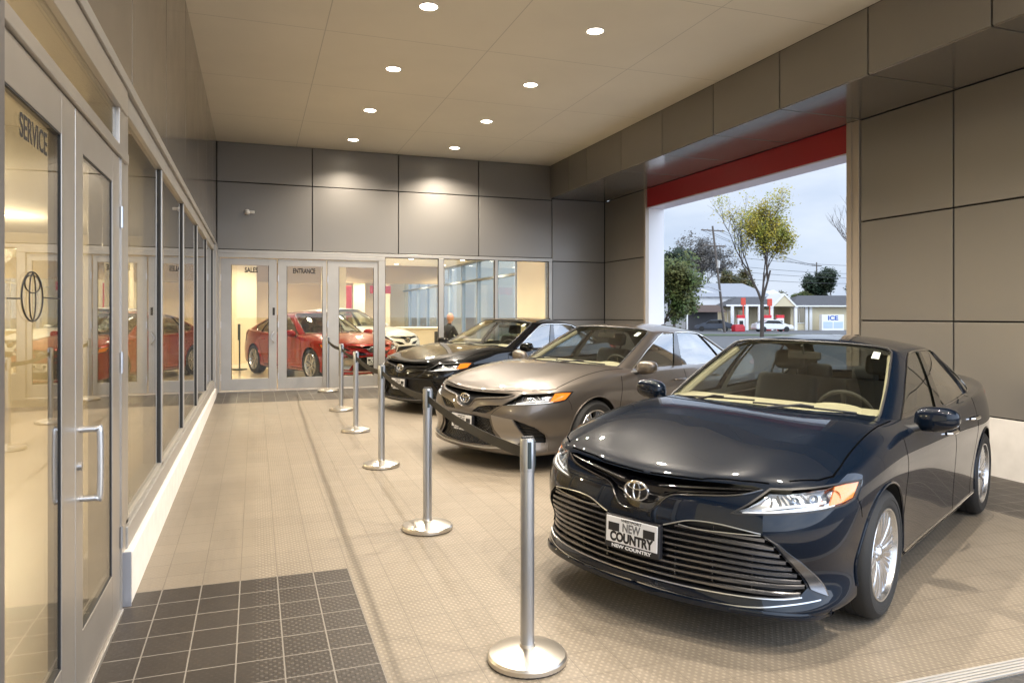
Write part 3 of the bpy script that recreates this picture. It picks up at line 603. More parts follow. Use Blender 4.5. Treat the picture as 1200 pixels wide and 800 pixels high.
class Proj:
    """projects 2D outlines along a car axis onto the body surface"""
    def __init__(s, bm): s.t = BVHTree.FromBMesh(bm)
    def pt(s, p, ax, off=0.):
        A, B, D = AX[ax]; h, n, i, _ = s.t.ray_cast(A*p[0]+B*p[1]+D*3.2, -D)
        if h is None: h, n, i, _ = s.t.find_nearest(A*p[0]+B*p[1]+D*(2 if ax in 'xr' else .9))
        if n.dot(D) < 0: n = -n
        return h+n*off
    def cut(s, bm, poly, ax, tagv, lay, lim=None):
        A, B, D = AX[ax]; e = .012
        def med(f): return f.calc_center_median()
        for i in range(len(poly)):
            p, q = Vector(poly[i-1][:2]), Vector(poly[i][:2]); d = q-p
            if d.length < 1e-6: continue
            bx = (min(p.x, q.x)-e, max(p.x, q.x)+e, min(p.y, q.y)-e, max(p.y, q.y)+e); fs = []
            for f in bm.faces:
                if lim and not lim(med(f)): continue
                for v in f.verts:
                    a = v.co.dot(A)
                    if bx[0] < a < bx[1]:
                        b = v.co.dot(B)
                        if bx[2] < b < bx[3]: fs.append(f); break
            if fs: bis(bm, fs, A*p.x+B*p.y, A*-d.y+B*d.x)
        for f in bm.faces:
            c = med(f)
            if (lim is None or lim(c)) and inside((c.dot(A), c.dot(B)), poly): f[lay] = tagv
    def patch(s, mb, poly, ax, off, res=.012):
        xs = [p[0] for p in poly]; ys = [p[1] for p in poly]; x_, X_, y_, Y_ = min(xs), max(xs), min(ys), max(ys)
        t = bmesh.new(); nx = max(1, int((X_-x_)/res)); ny = max(1, int((Y_-y_)/res))
        V = [[t.verts.new((x_+(X_-x_)*i/nx, y_+(Y_-y_)*j/ny, 0)) for i in range(nx+1)] for j in range(ny+1)]
        for j in range(ny):
            for i in range(nx): t.faces.new((V[j][i], V[j][i+1], V[j+1][i+1], V[j+1][i]))
        for i in range(len(poly)):
            p, q = Vector(poly[i-1][:2]), Vector(poly[i][:2]); d = q-p
            if d.length < 1e-6: continue
            bx = (min(p.x, q.x)-1e-4, max(p.x, q.x)+1e-4, min(p.y, q.y)-1e-4, max(p.y, q.y)+1e-4)
            fs = [f for f in t.faces if not (max(v.co.x for v in f.verts) < bx[0] or min(v.co.x for v in f.verts) > bx[1] or max(v.co.y for v in f.verts) < bx[2] or min(v.co.y for v in f.verts) > bx[3])]
            if fs: bis(t, fs, Vector((p.x, p.y, 0)), Vector((-d.y, d.x, 0)))
        bmesh.ops.delete(t, geom=[f for f in t.faces if not inside(f.calc_center_median()[:2], poly)], context='FACES')
        mp = {v: mb.bm.verts.new(s.pt(v.co[:2], ax, off)) for v in t.verts if v.link_faces}
        for f in t.faces: mb.bm.faces.new([mp[v] for v in f.verts])
        t.free(); return mb
    def ribbon(s, mb, line, ax, wd, off, closed=False, step=.02):
        L = resample([Vector(p[:2]) for p in line], step, closed); n = len(L); prev = []
        for i, p in enumerate(L):
            a = L[i-1] if (i > 0 or closed) else p; b = L[(i+1) % n] if (i < n-1 or closed) else p
            d = (b-a); d = d.normalized() if d.length > 1e-9 else Vector((1, 0)); q = Vector((-d.y, d.x))*wd/2
            prev.append((mb.bm.verts.new(s.pt(p+q, ax, off)), mb.bm.verts.new(s.pt(p-q, ax, off))))
        for i in range(n if closed else n-1):
            a, b = prev[i], prev[(i+1) % n]; mb.bm.faces.new((a[0], a[1], b[1], b[0]))
        return mb
    def wall(s, mb, line, ax, o0, depth, closed=True, step=.02):
        """lip running inward from the surface along the outline"""
        D = AX[ax][2]; L = resample([Vector(p[:2]) for p in line], step, closed); n = len(L); V = []
        for p in L:
            h = s.pt(p, ax, o0); V.append((mb.bm.verts.new(h), mb.bm.verts.new(h-D*depth)))
        for i in range(n if closed else n-1):
            a, b = V[i], V[(i+1) % n]; mb.bm.faces.new((a[0], b[0], b[1], a[1]))
        return mb
    def line3(s, line, ax, off, step=.03, closed=False): return [s.pt(p, ax, off) for p in resample([Vector(q[:2]) for q in line], step, closed)]
    def bar(s, mb, line, ax, hgt, o0, o1, step=.03, flare=0):
        """slat following the surface: front face at offset o0, running back to o1"""
        L = resample([Vector(p[:2]) for p in line], step); D = AX[ax][2]; prev = None
        for p in L:
            h = s.pt(p, ax, 0); z = Vector((0, 0, hgt/2*(1+flare*min(1, max(0, (p[0]-.30)/.15)))))
            r = [mb.bm.verts.new(h+D*o0+z*.6), mb.bm.verts.new(h+D*(o0-.006)+z), mb.bm.verts.new(h+D*o1+z*.6), mb.bm.verts.new(h+D*o1-z*.6), mb.bm.verts.new(h+D*(o0-.006)-z), mb.bm.verts.new(h+D*o0-z*.6)]
            if prev:
                for k in range(6): mb.bm.faces.new((prev[k], prev[(k+1) % 6], r[(k+1) % 6], r[k]))
            prev = r
        return mb
def mirror_bm(bm, merge=True):
    g = bmesh.ops.duplicate(bm, geom=bm.verts[:]+bm.edges[:]+bm.faces[:])
    fs = [x for x in g['geom'] if isinstance(x, bmesh.types.BMFace)]
    for x in g['geom']:
        if isinstance(x, bmesh.types.BMVert): x.co.y = -x.co.y
    bmesh.ops.reverse_faces(bm, faces=fs)
    if merge: bmesh.ops.remove_doubles(bm, verts=[v for v in bm.verts if abs(v.co.y) < 1e-3], dist=4e-4)
# ---------------------------------------------------------------- car materials
def paint(name, col, metal=.4, rough=.3, flake=0.):
    m = mat(name, col, rough, metal, spec=.04 if metal < .1 else .3, coat=1, coatr=.012); m.node_tree.nodes['Principled BSDF'].inputs['Coat IOR'].default_value = 1.42; return m
M_ = dict(
    black=mat('black_plastic', (.012, .012, .013), .45), gloss=mat('gloss_black', (.006, .006, .007), .12, coat=1), well=mat('wheel_well', (.008, .008, .008), .9),
    chrome=mat('chrome', (.78, .77, .75), .12, 1), satin=mat('satin_silver', (.50, .50, .50), .28, 1), slat=mat('slat_grey', (.20, .20, .21), .22, .95),
    tyre=mat('tyre_rubber', (.016, .016, .016), .7, bump=.15, nscale=120), alloy=mat('alloy', (.62, .63, .65), .25, .95), dalloy=mat('dark_alloy', (.05, .05, .055), .3, .8),
    disc=mat('brake_steel', (.25, .25, .25), .35, 1), lens=glass('lamp_lens', (.95, .96, .97), .4, .0), lamp=mat('lamp_reflector', (.75, .78, .82), .18, .9),
    amber=mat('amber_lens', (.85, .22, .02), .18, coat=1, emit=(.9, .22, .01), es=.12), red=mat('red_lens', (.45, .01, .01), .15, coat=1),
    wglass=glass('windscreen_glass', (.84, .87, .80), 1.25, .03), sglass=glass('side_glass', (.74, .80, .80), 2.0, .18),
    trim=mat('beige_trim', (.36, .33, .25), .7), dash=mat('dash', (.33, .30, .225), .7), seat=mat('seat_fabric', (.045, .045, .042), .85, bump=.2, nscale=60), cabin=mat('cabin_carpet', (.03, .028, .025), .9),
    plate=mat('plate_white', (.78, .78, .80), .4), pblack=mat('plate_black', (.015, .015, .018), .4), sticker=mat('sticker', (.8, .82, .85), .5), bulb=mat('headlight_drl', (.9, .92, .95), .3))
# ---------------------------------------------------------------- front end outlines, measured in metres on the car (y, z) or (x, y, z)
HL3 = [(2.322, .468, .637), (2.19, .672, .655), (2.032, .785, .668), (1.92, .85, .68), (1.845, .875, .698), (1.755, .885, .776), (1.874, .84, .777), (1.945, .80, .771), (2.13, .655, .754), (2.175, .59, .751)]
AM3 = [(2.0, .80, .684), (1.93, .85, .692), (1.855, .875, .706), (1.775, .88, .770), (1.86, .84, .770), (1.93, .80, .764)]
HOODF = [(0, .752), (.14, .757), (.33, .763), (.47, .768), (.585, .760)]
XLE_UP = [(0, .742), (.2, .747), (.4, .755), (.52, .757), (.575, .748), (.47, .712), (.28, .690), (.175, .672), (.125, .62), (.09, .588), (.05, .578), (0, .576)]
XLE_LOW = [(0, .535), (.16, .535), (.2, .548), (.28, .575), (.36, .582), (.46, .578), (.60, .560), (.65, .515), (.70, .43), (.73, .36), (.752, .302), (.735, .272), (.65, .262), (.45, .258), (.15, .255), (0, .255)]
XLE_BLADE = [(.612, .557), (.665, .522), (.735, .44), (.80, .30), (.815, .262), (.762, .298), (.71, .43), (.66, .515)]
SE_UP = [(0, .737), (.25, .740), (.5, .746), (.55, .738), (.48, .712), (.25, .690), (.13, .672), (.095, .62), (.06, .598), (0, .59)]
SE_MID = [(.13, .548), (.2, .60), (.3, .622), (.455, .636), (.36, .572), (.30, .545)]
SE_LOW = [(0, .515), (.2, .512), (.35, .498), (.375, .36), (.455, .25), (.3, .232), (0, .225)]
SE_BLADE = [(.375, .535), (.585, .512), (.665, .33), (.61, .262), (.50, .262), (.395, .40)]
SE_VENT = [(.595, .512), (.68, .482), (.75, .44), (.785, .37), (.795, .29), (.68, .30)]
def hull(kind):
    """the painted shell: one half, tagged by panel"""
    _, _, S, _ = surf(body_points(kind), 6, 7, 3)
    bm = grid_mesh(S); pj = Proj(bm); lay = bm.faces.layers.int.new('p')
    circ = lambda cx, r, b: [(cx+r*math.cos(t), .335+r*math.sin(t)) for t in [math.pi*k/24 for k in range(25)]]+[(cx-r*b, .05), (cx+r*b, .05)]
    fb = [(2.6, -.1), (2.6, .74)]
    fd = smooth_poly([(.97, 1.2), (.965, .90), (1.0, .75), (1.035, .45), (1.03, .25)], False, 4)
    bd = smooth_poly([(-.21, 1.2), (-.22, .9), (-.26, .7), (-.275, .5), (-.25, .25)], False, 4)
    rd = smooth_poly([(-1.04, 1.2), (-1.05, .95), (-1.09, .82), (-1.01, .62), (-.90, .42), (-.84, .25)], False, 4)
    t2 = lambda L: [tuple(p[:2]) if len(p) > 2 else tuple(p) for p in L]
    fd, bd, rd = [[(p[0], p[1]) for p in smooth2(L)] for L in ([(.97, 1.2), (.965, .90), (1.0, .75), (1.035, .45), (1.03, .25)], [(-.21, 1.2), (-.22, .9), (-.26, .7), (-.275, .5), (-.25, .25)], [(-1.04, 1.2), (-1.05, .95), (-1.09, .82), (-1.01, .62), (-.90, .42), (-.84, .25)])]
    side = lambda c: c.y > .55
    pj.cut(bm, fd+bd[::-1], 'y', 3, lay, side)
    pj.cut(bm, bd+rd[::-1], 'y', 4, lay, side)
    hoodp = [(p[0], p[1]) for p in HOOD_TOP]
    pj.cut(bm, hoodp, 'z', 2, lay, lambda c: c.z > .74 and c.x > .7)
    pj.cut(bm, circ(1.412, .372, 1.0), 'y', 1, lay, side); pj.cut(bm, circ(-1.412, .372, 1.0), 'y', 1, lay, side)
    cab = [(1.02, -.1), (1.02, .4), (.86, .66), (.66, .735), (-1.3, .745), (-1.55, .68), (-1.68, .5), (-1.74, .3), (-1.74, -.1)]
    pj.cut(bm, cab, 'z', 1, lay, lambda c: c.z > .8)
    pj.cut(bm, to2(HL3, 'd'), 'd', 1, lay, lambda c: c.x > 1.6 and c.z > .55 and c.y > .3)
    fr = lambda c: c.x > 1.8
    for P in ((XLE_UP, XLE_LOW) if kind == 'xle' else (SE_UP, SE_MID, SE_LOW, SE_VENT)):
        pj.cut(bm, [(y if y else -.01, z) for y, z in P], 'x', 1, lay, fr)
    bm.normal_update(); nl = bm.verts.layers.float_vector.new('n')
    for v in bm.verts:
        n = v.normal.copy()
        if abs(v.co.y) < 1e-3: n.y = 0; v.co.y = 0
        v[nl] = n.normalized() if n.length > 0 else (0, 0, 1)
    return bm, pj, lay, nl
def smooth2(L): return [p[:2] for p in smooth_poly([(a, b) for a, b in L], False, 4)]
HOOD_TOP = [(2.6, -.01), (2.6, .10)]+[(2.30, .10), (2.262, .30), (2.215, .47), (2.165, .585), (2.10, .655), (2.0, .755), (1.917, .795), (1.82, .795), (1.67, .785), (1.40, .775), (1.10, .765), (.80, .76), (.80, -.01)]
def tagged_mesh(bm, lay, nl, tags, name, m, parent, mirror=True, flip=False, thick=0):
    b = bm.copy(); lay2 = b.faces.layers.int['p']; nl2 = b.verts.layers.float_vector['n']
    bmesh.ops.delete(b, geom=[f for f in b.faces if f[lay2] not in tags], context='FACES')
    if mirror:
        g = bmesh.ops.duplicate(b, geom=b.verts[:]+b.edges[:]+b.faces[:]); fs = [x for x in g['geom'] if isinstance(x, bmesh.types.BMFace)]
        for x in g['geom']:
            if isinstance(x, bmesh.types.BMVert): x.co.y *= -1; n = Vector(x[nl2]); n.y *= -1; x[nl2] = n
        bmesh.ops.reverse_faces(b, faces=fs); bmesh.ops.remove_doubles(b, verts=[v for v in b.verts if abs(v.co.y) < 1e-3], dist=3e-4)
    if flip:
        for v in b.verts: v.co.y *= -1; n = Vector(v[nl2]); n.y *= -1; v[nl2] = n
        bmesh.ops.reverse_faces(b, faces=b.faces[:])
    # make winding agree with the stored normals
    bad = [f for f in b.faces if f.normal.dot(Vector(f.verts[0][nl2])) < 0]
    if bad: b.normal_update(); bad = [f for f in b.faces if f.normal.dot(Vector(f.verts[0][nl2])) < 0]; bmesh.ops.reverse_faces(b, faces=bad)
    ns = [tuple(Vector(v[nl2]).normalized()) for v in b.verts]
    me = bpy.data.meshes.new(name); b.to_mesh(me); b.free(); me.materials.append(m)
    for p in me.polygons: p.use_smooth = True
    me.normals_split_custom_set_from_vertices(ns)
    o = bpy.data.objects.new(name, me); C.objects.link(o); o.parent = parent
    return o
def half(mb, name, m, parent, smooth=True, ang=40):
    """mirrors a half shape into one mesh"""
    bmesh.ops.recalc_face_normals(mb.bm, faces=mb.bm.faces); mirror_bm(mb.bm, False); mb.norecalc = True
    return mb.build(name, m, parent, smooth, ang=ang)
def pair(fn, name, m, parent, smooth=True, ang=40, children=()):
    """the same part on both sides, each its own object; fn(mb) draws the y > 0 one"""
    res = []
    for s in (1, -1):
        mb = fn(MB()); bmesh.ops.recalc_face_normals(mb.bm, faces=mb.bm.faces)
        if s < 0:
            for v in mb.bm.verts: v.co.y *= -1
            bmesh.ops.reverse_faces(mb.bm, faces=mb.bm.faces)
        mb.norecalc = True
        o = mb.build(name, m, parent, smooth, ang=ang); res.append(o)
        for (f2, n2, m2) in children:
            c = f2(MB()); bmesh.ops.recalc_face_normals(c.bm, faces=c.bm.faces)
            if s < 0:
                for v in c.bm.verts: v.co.y *= -1
                bmesh.ops.reverse_faces(c.bm, faces=c.bm.faces)
            c.norecalc = True; c.build(n2, m2, o, smooth, ang=ang)
    return res
def make_wheel(style):
    """wheel centred on the origin, outer face towards +y"""
    t = MB(); R0, w2 = .335, .113
    prof = [(.232, -w2+.012), (.26, -w2), (.30, -w2-.004), (.322, -w2+.012), (.333, -w2+.03), (R0, -.055), (R0, -.03), (.330, -.028), (.330, -.022), (R0, -.02), (R0, .02), (.330, .022), (.330, .028), (R0, .03), (R0, .055), (.333, w2-.03), (.322, w2-.012), (.30, w2+.004), (.285, w2+.004), (.283, w2+.001), (.262, w2), (.250, w2-.002), (.240, w2-.010), (.232, w2-.014)]
    t.lathe(prof, 'y', 64, close=False)
    tyre = t
    rim = MB(); rim.lathe([(.238, w2-.012), (.241, w2-.006), (.238, w2-.002), (.230, w2-.004), (.222, w2-.02), (.212, w2-.06), (.205, -.05), (.215, -w2+.02), (.232, -w2+.015)], 'y', 64)
    # remove end caps
    bmesh.ops.delete(rim.bm, geom=[f for f in rim.bm.faces if len(f.verts) > 4], context='FACES')
    bmesh.ops.delete(tyre.bm, geom=[f for f in tyre.bm.faces if len(f.verts) > 4], context='FACES')
    yo = w2-.018
    if style == 'xle': spec = [(2*math.pi*k/10+d, .0200, .0125) for k in range(10) for d in (-.13, .13)]+[(2*math.pi*(k+.5)/10, .011, .010) for k in range(10)]
    elif style == 'se': spec = [(2*math.pi*k/8+d, .012, .010) for k in range(8) for d in (-.16, .16)]+[(2*math.pi*(k)/8, .007, .006) for k in range(8)]
    else: spec = [(2*math.pi*k/5+d, .022, .012) for k in range(5) for d in (-.2, .2)]
    for a, w0, w1 in spec:
        ca, sa = math.cos(a), math.sin(a); sec = []
        for r, wd, y, dp in ((.045, w0*.55, yo-.022, .03), (.10, w0*.8, yo-.010, .028), (.17, w0, yo-.004, .024), (.226, w1*1.8, yo-.008, .03)):
            ring = []
            for (q, yy) in ((-wd, y-dp), (-wd*.8, y), (0, y+.004), (wd*.8, y), (wd, y-dp)):
                ring.append(rim.bm.verts.new((ca*r-sa*q, yy, sa*r+ca*q)))
            sec.append(ring)
        for u, v in zip(sec, sec[1:]):
            for k in range(4): rim.bm.faces.new((u[k], u[k+1], v[k+1], v[k]))
    rim.lathe([(0, yo-.004), (.03, yo-.004), (.036, yo-.010), (.05, yo-.02), (.058, yo-.05)], 'y', 24)
    for k in range(5):
        a = 2*math.pi*k/5+.3; rim.lathe([(.007, yo-.03), (.007, yo-.01), (0, yo-.008)], 'y', 8, c=(.047*math.cos(a), 0, .047*math.sin(a)))
    cap = MB(); cap.lathe([(0, yo+.001), (.022, yo), (.027, yo-.006)], 'y', 20)
    disc = MB(); disc.lathe([(.05, .0), (.155, .0), (.158, -.012), (.155, -.02), (.05, -.02)], 'y', 40)
    disc.box(.05, .13, -.045, .025, .03, .12, .012)
    return tyre, rim, cap, disc
def make_car(kind, pm, name, plate=True, wheel='xle'):
    root = empty(name)
    bm, pj, lay, nl = hull(kind)
    body = tagged_mesh(bm, lay, nl, (0,), 'body', pm, root)
    tagged_mesh(bm, lay, nl, (2,), 'hood', pm, root)
    doors = []
    for s in (False, True):
        f = tagged_mesh(bm, lay, nl, (3,), 'front_door', pm, root, False, s); r = tagged_mesh(bm, lay, nl, (4,), 'rear_door', pm, root, False, s); doors += [(f, -.10, s), (r, -.93, s)]
    for d, x, s in doors:
        z = .812 if x > -.5 else .832
        L = [(x-.11, pj.pt((x-.11, z), 'y', .0).y+.004, z-.002), (x-.09, pj.pt((x-.09, z), 'y').y+.028, z), (x, pj.pt((x, z), 'y').y+.036, z+.003), (x+.09, pj.pt((x+.09, z), 'y').y+.028, z+.002), (x+.11, pj.pt((x+.11, z), 'y').y+.004, z)]
        if s: L = [(a, -b, c) for a, b, c in L]
        MB().tube(smooth_poly(L, False, 4), .011, 8).build('handle', pm if kind != 'xle' else M_['chrome'], d, True)
    # panel gaps
    gp = MB()
    for L in ([(.965, .92), (1.0, .75), (1.035, .45), (1.03, .25)], [(-.215, .95), (-.26, .7), (-.275, .5), (-.25, .25)], [(-1.05, .985), (-1.09, .82), (-1.01, .62), (-.90, .42), (-.84, .25)]):
        pj.ribbon(gp, smooth2(L), 'y', .008, .0008)
    pj.ribbon(gp, [(1.03, .25), (-.84, .25)], 'y', .008, .0008)
    pj.ribbon(gp, [(2.27, .30), (2.262, .32), (2.215, .47), (2.165, .585)], 'z', .007, .0008)
    pj.ribbon(gp, [(p[0], p[1]) for p in HOOD_TOP[6:-1]], 'z', .008, .0008)
    pj.ribbon(gp, [(0, .748), (.14, .753), (.30, .758)], 'x', .006, .0008)
    pj.ribbon(gp, [(1.82, .70), (1.79, .655), (1.775, .60)], 'y', .004, .0008)
    half(gp, 'panel_gap', mat('shut_line', (.002, .002, .002), 1, spec=0), body)
    # wheel wells and underbody
    wl = MB()
    for cx in (1.412, -1.412):
        arc = [(cx+.374*math.cos(t), .335+.374*math.sin(t)) for t in [math.pi*(k/28) for k in range(29)]]
        arc = [(cx+.372, .17)]+arc+[(cx-.372, .17)]
        pts = [pj.pt(p, 'y', -.001) for p in arc]
        V = [(wl.bm.verts.new(p), wl.bm.verts.new((p.x, .50, p.z))) for p in pts]
        for a, b in zip(V, V[1:]): wl.bm.faces.new((a[0], b[0], b[1], a[1]))
        wl.bm.faces.new([v[1] for v in V])
    wl.box(-1.0, 1.0, 0, .80, .16, .24, .02); wl.box(1.0, 2.2, 0, .5, .19, .3, .02); wl.box(-2.25, -1.0, 0, .5, .22, .3, .02)
    half(wl, 'wheel_well', M_['well'], root)
    for cx in (1.412, -1.412):
        arc = [(cx+.376*math.cos(t), .335+.376*math.sin(t)) for t in [math.pi*(-.06+1.12*k/36) for k in range(37)]]
        pair(lambda mb: mb.tube([pj.pt(p, 'y', .001) for p in arc], .007, 8), 'arch_lip', pm, root)
    rk = MB(); pj.ribbon(rk, [(1.0, .212), (-1.0, .212)], 'y', .05, .003); half(rk, 'rocker_trim', M_['black'] if kind != 'xle' else pm, root)
    if kind == 'xle':
        rc = MB(); rc.tube([pj.pt((x, .252), 'y', .002) for x in np.linspace(1.0, -.98, 20)], .006, 6); half(rc, 'rocker_strip', M_['chrome'], root)
    # ---- headlights
    HL = to2(HL3, 'd')
    hs = [Vector(p) for p in HL]; cx = sum(p[0] for p in HL)/len(HL); cz = sum(p[1] for p in HL)/len(HL)
    def housing(mb):
        pj.wall(mb, HL, 'd', 0, .05); pj.patch(mb, HL, 'd', -.045, .02); return mb
    def lens(mb): return pj.patch(mb, HL, 'd', .0008, .015)
    def rimf(mb): pj.ribbon(mb, HL, 'd', .007, .0016, True); return mb
    def P(a, b, o): # along the lamp (0 inner .. 1 outer), height fraction, inward offset
        lo = [HL3[0], HL3[1], HL3[2], HL3[3], HL3[4], HL3[5]]; up = [HL3[0], HL3[9], HL3[8], HL3[7], HL3[6], HL3[5]]
        def al(L, t):
            t = min(max(t, 0), .9999)*(len(L)-1); i = int(t); return Vector(L[i]).lerp(Vector(L[i+1]), t-i)
        p = al(lo, a).lerp(al(up, a), b); q = to2([p], 'd')[0]; return pj.pt(q, 'd', -o)
    def drl(mb):
        mb.tube([P(t, .10, .012) for t in np.linspace(.04, .52, 9)]+[P(.56, .45, .014), P(.62, .78, .014), P(.70, .86, .014)], .006, 6)
        mb.tube([P(t, .32, .022) for t in np.linspace(.12, .50, 7)], .006, 6); return mb
    def reflector(mb):
        for a, b, r in ((.34, .62, .019), (.58, .52, .034), (.46, .60, .022)) if kind == 'xle' else ((.30, .58, .018), (.46, .55, .026), (.60, .55, .028)):
            c = P(a, b, .028); D = AX['d'][2]; n = 18; A, B, _ = AX['d']; prev = None
            for rr, dd in ((r, .016), (r*.92, .004), (r*.75, -.006), (r*.7, .004), (r*.35, .013), (.001, .016)):
                ring = [mb.bm.verts.new(c+D*dd+(A*math.cos(t)+B*math.sin(t))*rr) for t in [2*math.pi*k/n for k in range(n)]]
                if prev:
                    for k in range(n): mb.bm.faces.new((prev[k], prev[(k+1) % n], ring[(k+1) % n], ring[k]))
                prev = ring
        for k in range(6): mb.tube([P(.16+.05*k, .30, .03), P(.2+.05*k, .88, .034)], .005, 5)
        return mb
    AM = to2(AM3, 'd')
    def amber(mb): pj.patch(mb, AM, 'd', -.006, .01); pj.wall(mb, AM, 'd', -.006, .012); return mb
    pair(housing, 'headlight', M_['lamp'] if kind == 'xle' else M_['slat'], root, children=((lens, 'lens', M_['lens']), (drl, 'light_strip', M_['bulb']), (reflector, 'reflector', M_['lamp']), (amber, 'turn_signal', M_['amber']), (rimf, 'seal', M_['black'])))
    # ---- grilles
    dark = M_['black']
    def opening(poly, depth, nm, m=dark, mirror_centre=True):
        mb = MB(); P2 = list(poly)
        if mirror_centre: pj.wall(mb, P2, 'x', 0, depth, closed=False)
        else: pj.wall(mb, P2, 'x', 0, depth)
        pj.patch(mb, P2, 'x', -depth*.95, .02)
        return half(mb, nm, m, root)
    def yedge(poly, z):
        ys = []
        for i in range(len(poly)):
            (a, b), (c, d) = poly[i-1], poly[i]
            if (b > z) != (d > z): ys.append(a+(c-a)*(z-b)/(d-b))
        return max(ys) if ys else 0
    if kind == 'xle':
        g1 = opening(XLE_UP, .05, 'upper_grille', M_['gloss'])
        sl = MB(); pj.bar(sl, [(.10, .705), (.28, .722), (.42, .732), (.545, .742)], 'x', .010, .0, -.03); pj.bar(sl, [(.12, .665), (.2, .695), (.42, .716), (.50, .726)], 'x', .007, -.012, -.03)
        half(sl, 'slat', M_['gloss'], g1)
        tr = MB(); tr.tube([pj.pt(p, 'x', .001) for p in smooth2([(.57, .745), (.47, .712), (.28, .690), (.175, .672), (.125, .62), (.09, .588), (.05, .578), (0, .576)])], .0045, 6); half(tr, 'grille_trim', M_['gloss'], g1)
        g2 = opening(XLE_LOW, .06, 'lower_grille')
        sl = MB()
        for k in range(9):
            z = .282+k*.0325; y1 = yedge(XLE_LOW, z)-.004; y0 = 0
            if z > .535: y0 = .22
            L = []
            for t in np.linspace(0, 1, 8):
                y = y0+(y1-y0)*t; dz = -.020*max(0, (y-.3)/.45)**1.6*(1 if k > 1 else .4)
                L.append((min(y, yedge(XLE_LOW, max(z+dz, .262))-.002), max(z+dz, .266)))
            pj.bar(sl, L, 'x', .0150, -.003, -.045, flare=.45)
        half(sl, 'slat', M_['slat'], g2)
        dv = MB()
        for y in (.22, .40, .56): pj.bar(dv, [(y, .27), (y, .545)], 'x', .004, -.02, -.03, .02); 
        dv.bm.free(); dv = MB()
        for y in (.2, .38, .55):
            a, b = pj.pt((y, .265), 'x'), pj.pt((y, .55), 'x'); dv.box(a.x-.055, a.x-.028, y-.003, y+.003, .262, .555)
        half(dv, 'divider', M_['slat'], g2)
        tr = MB(); tr.tube([pj.pt(p, 'x', .002) for p in smooth2([(.165, .535), (.2, .548), (.28, .576), (.36, .584), (.46, .580), (.60, .561)])], .0035, 6)
        tr.tube([pj.pt(p, 'x', .001) for p in smooth2([(.24, .552), (.33, .545), (.45, .548), (.60, .553)])], .0028, 6)
        tr.tube([pj.pt(p, 'x', .002) for p in smooth2([(0, .252), (.2, .252), (.45, .253), (.65, .256), (.74, .266)])], .005, 6)
        half(tr, 'grille_trim', M_['satin'], g2)
        bl = MB(); pj.patch(bl, XLE_BLADE, 'x', .007, .012); pj.wall(bl, XLE_BLADE, 'x', .007, .012); bl.bm.free(); pair(lambda mb: (pj.patch(mb, XLE_BLADE, 'x', .007, .012), pj.wall(mb, XLE_BLADE, 'x', .007, .012))[1], 'bumper_blade', M_['slat'], root)
        ll = MB(); pj.bar(ll, smooth2([(0, .188), (.3, .19), (.55, .192), (.70, .188), (.80, .175), (.86, .172)]), 'x', .034, .016, -.02); half(ll, 'front_lip', pm, root)
        lp = MB()
        pj.ribbon(lp, smooth2([(0, .212), (.3, .205), (.55, .212), (.70, .235), (.80, .25)]), 'x', .006, .003); half(lp, 'bumper_crease', M_['satin'], root)
    else:
        g1 = opening(SE_UP, .05, 'upper_grille', M_['black'])
        tr = MB(); tr.tube([pj.pt(p, 'x', .004) for p in smooth2([(.54, .735), (.45, .705), (.25, .685), (.15, .668), (.105, .615), (.065, .592), (0, .583)])], .008, 6); half(tr, 'grille_trim', pm, g1)
        mb = MB(); pj.wall(mb, SE_MID, 'x', 0, .03); pj.patch(mb, SE_MID, 'x', -.028, .02); mb.bm.free(); pair(lambda mb: (pj.wall(mb, SE_MID, 'x', 0, .03), pj.patch(mb, SE_MID, 'x', -.028, .02))[1], 'side_mesh', dark, root)
        g2 = opening(SE_LOW, .05, 'lower_grille')
        ms = MB()
        for (poly, off) in ((SE_LOW, -.02), (SE_MID, -.012)):
            ys = [p[0] for p in poly]; zs = [p[1] for p in poly]
            for s in (1, -1):
                for c in np.arange(-1.2, 1.6, .034):
                    seg = [];
                    for y in np.arange(min(ys), max(ys), .011):
                        z = c+s*y*.75
                        if inside((y, z), poly): seg.append((y, z))
                        elif len(seg) > 1: pj_tube(ms, pj, seg, off); seg = []
                        else: seg = []
                    if len(seg) > 1: pj_tube(ms, pj, seg, off)
        half(ms, 'mesh_insert', M_['gloss'], g2)
        mb = MB(); pj.wall(mb, SE_VENT, 'x', 0, .05); pj.patch(mb, SE_VENT, 'x', -.045, .02); gv = half(mb, 'corner_vent', dark, root)
        sl = MB()
        for k in range(6):
            z = .318+k*.03; pts = [y for y in np.arange(.58, .8, .005) if inside((y, z), SE_VENT)]
            if len(pts) > 2: pj.bar(sl, [(pts[0], z), (pts[-1], z)], 'x', .008, -.006, -.03)
        half(sl, 'slat', M_['gloss'], gv)
        bl = MB(); pj.patch(bl, SE_BLADE, 'x', .012, .012); pj.wall(bl, SE_BLADE, 'x', .012, .014); bl.bm.free(); pair(lambda mb: (pj.patch(mb, SE_BLADE, 'x', .012, .012), pj.wall(mb, SE_BLADE, 'x', .012, .014))[1], 'bumper_blade', pm if pm.name == 'paint_black' else mat('blade_lit_paint', (.30, .28, .26), .3, .85), root)  # silver blade stands in for highlights on the body paint, put into colour
        ed = MB(); ed.tube([pj.pt(p, 'x', .003) for p in smooth2([(.75, .445), (.79, .375), (.815, .27), (.82, .2)])], .005, 6); half(ed, 'vent_edge', pm, root)
        pj2 = MB(); pj.ribbon(pj2, [(.47, .634), (.40, .575), (.372, .54)], 'x', .006, .001); half(pj2, 'bumper_seam', M_['black'], root)
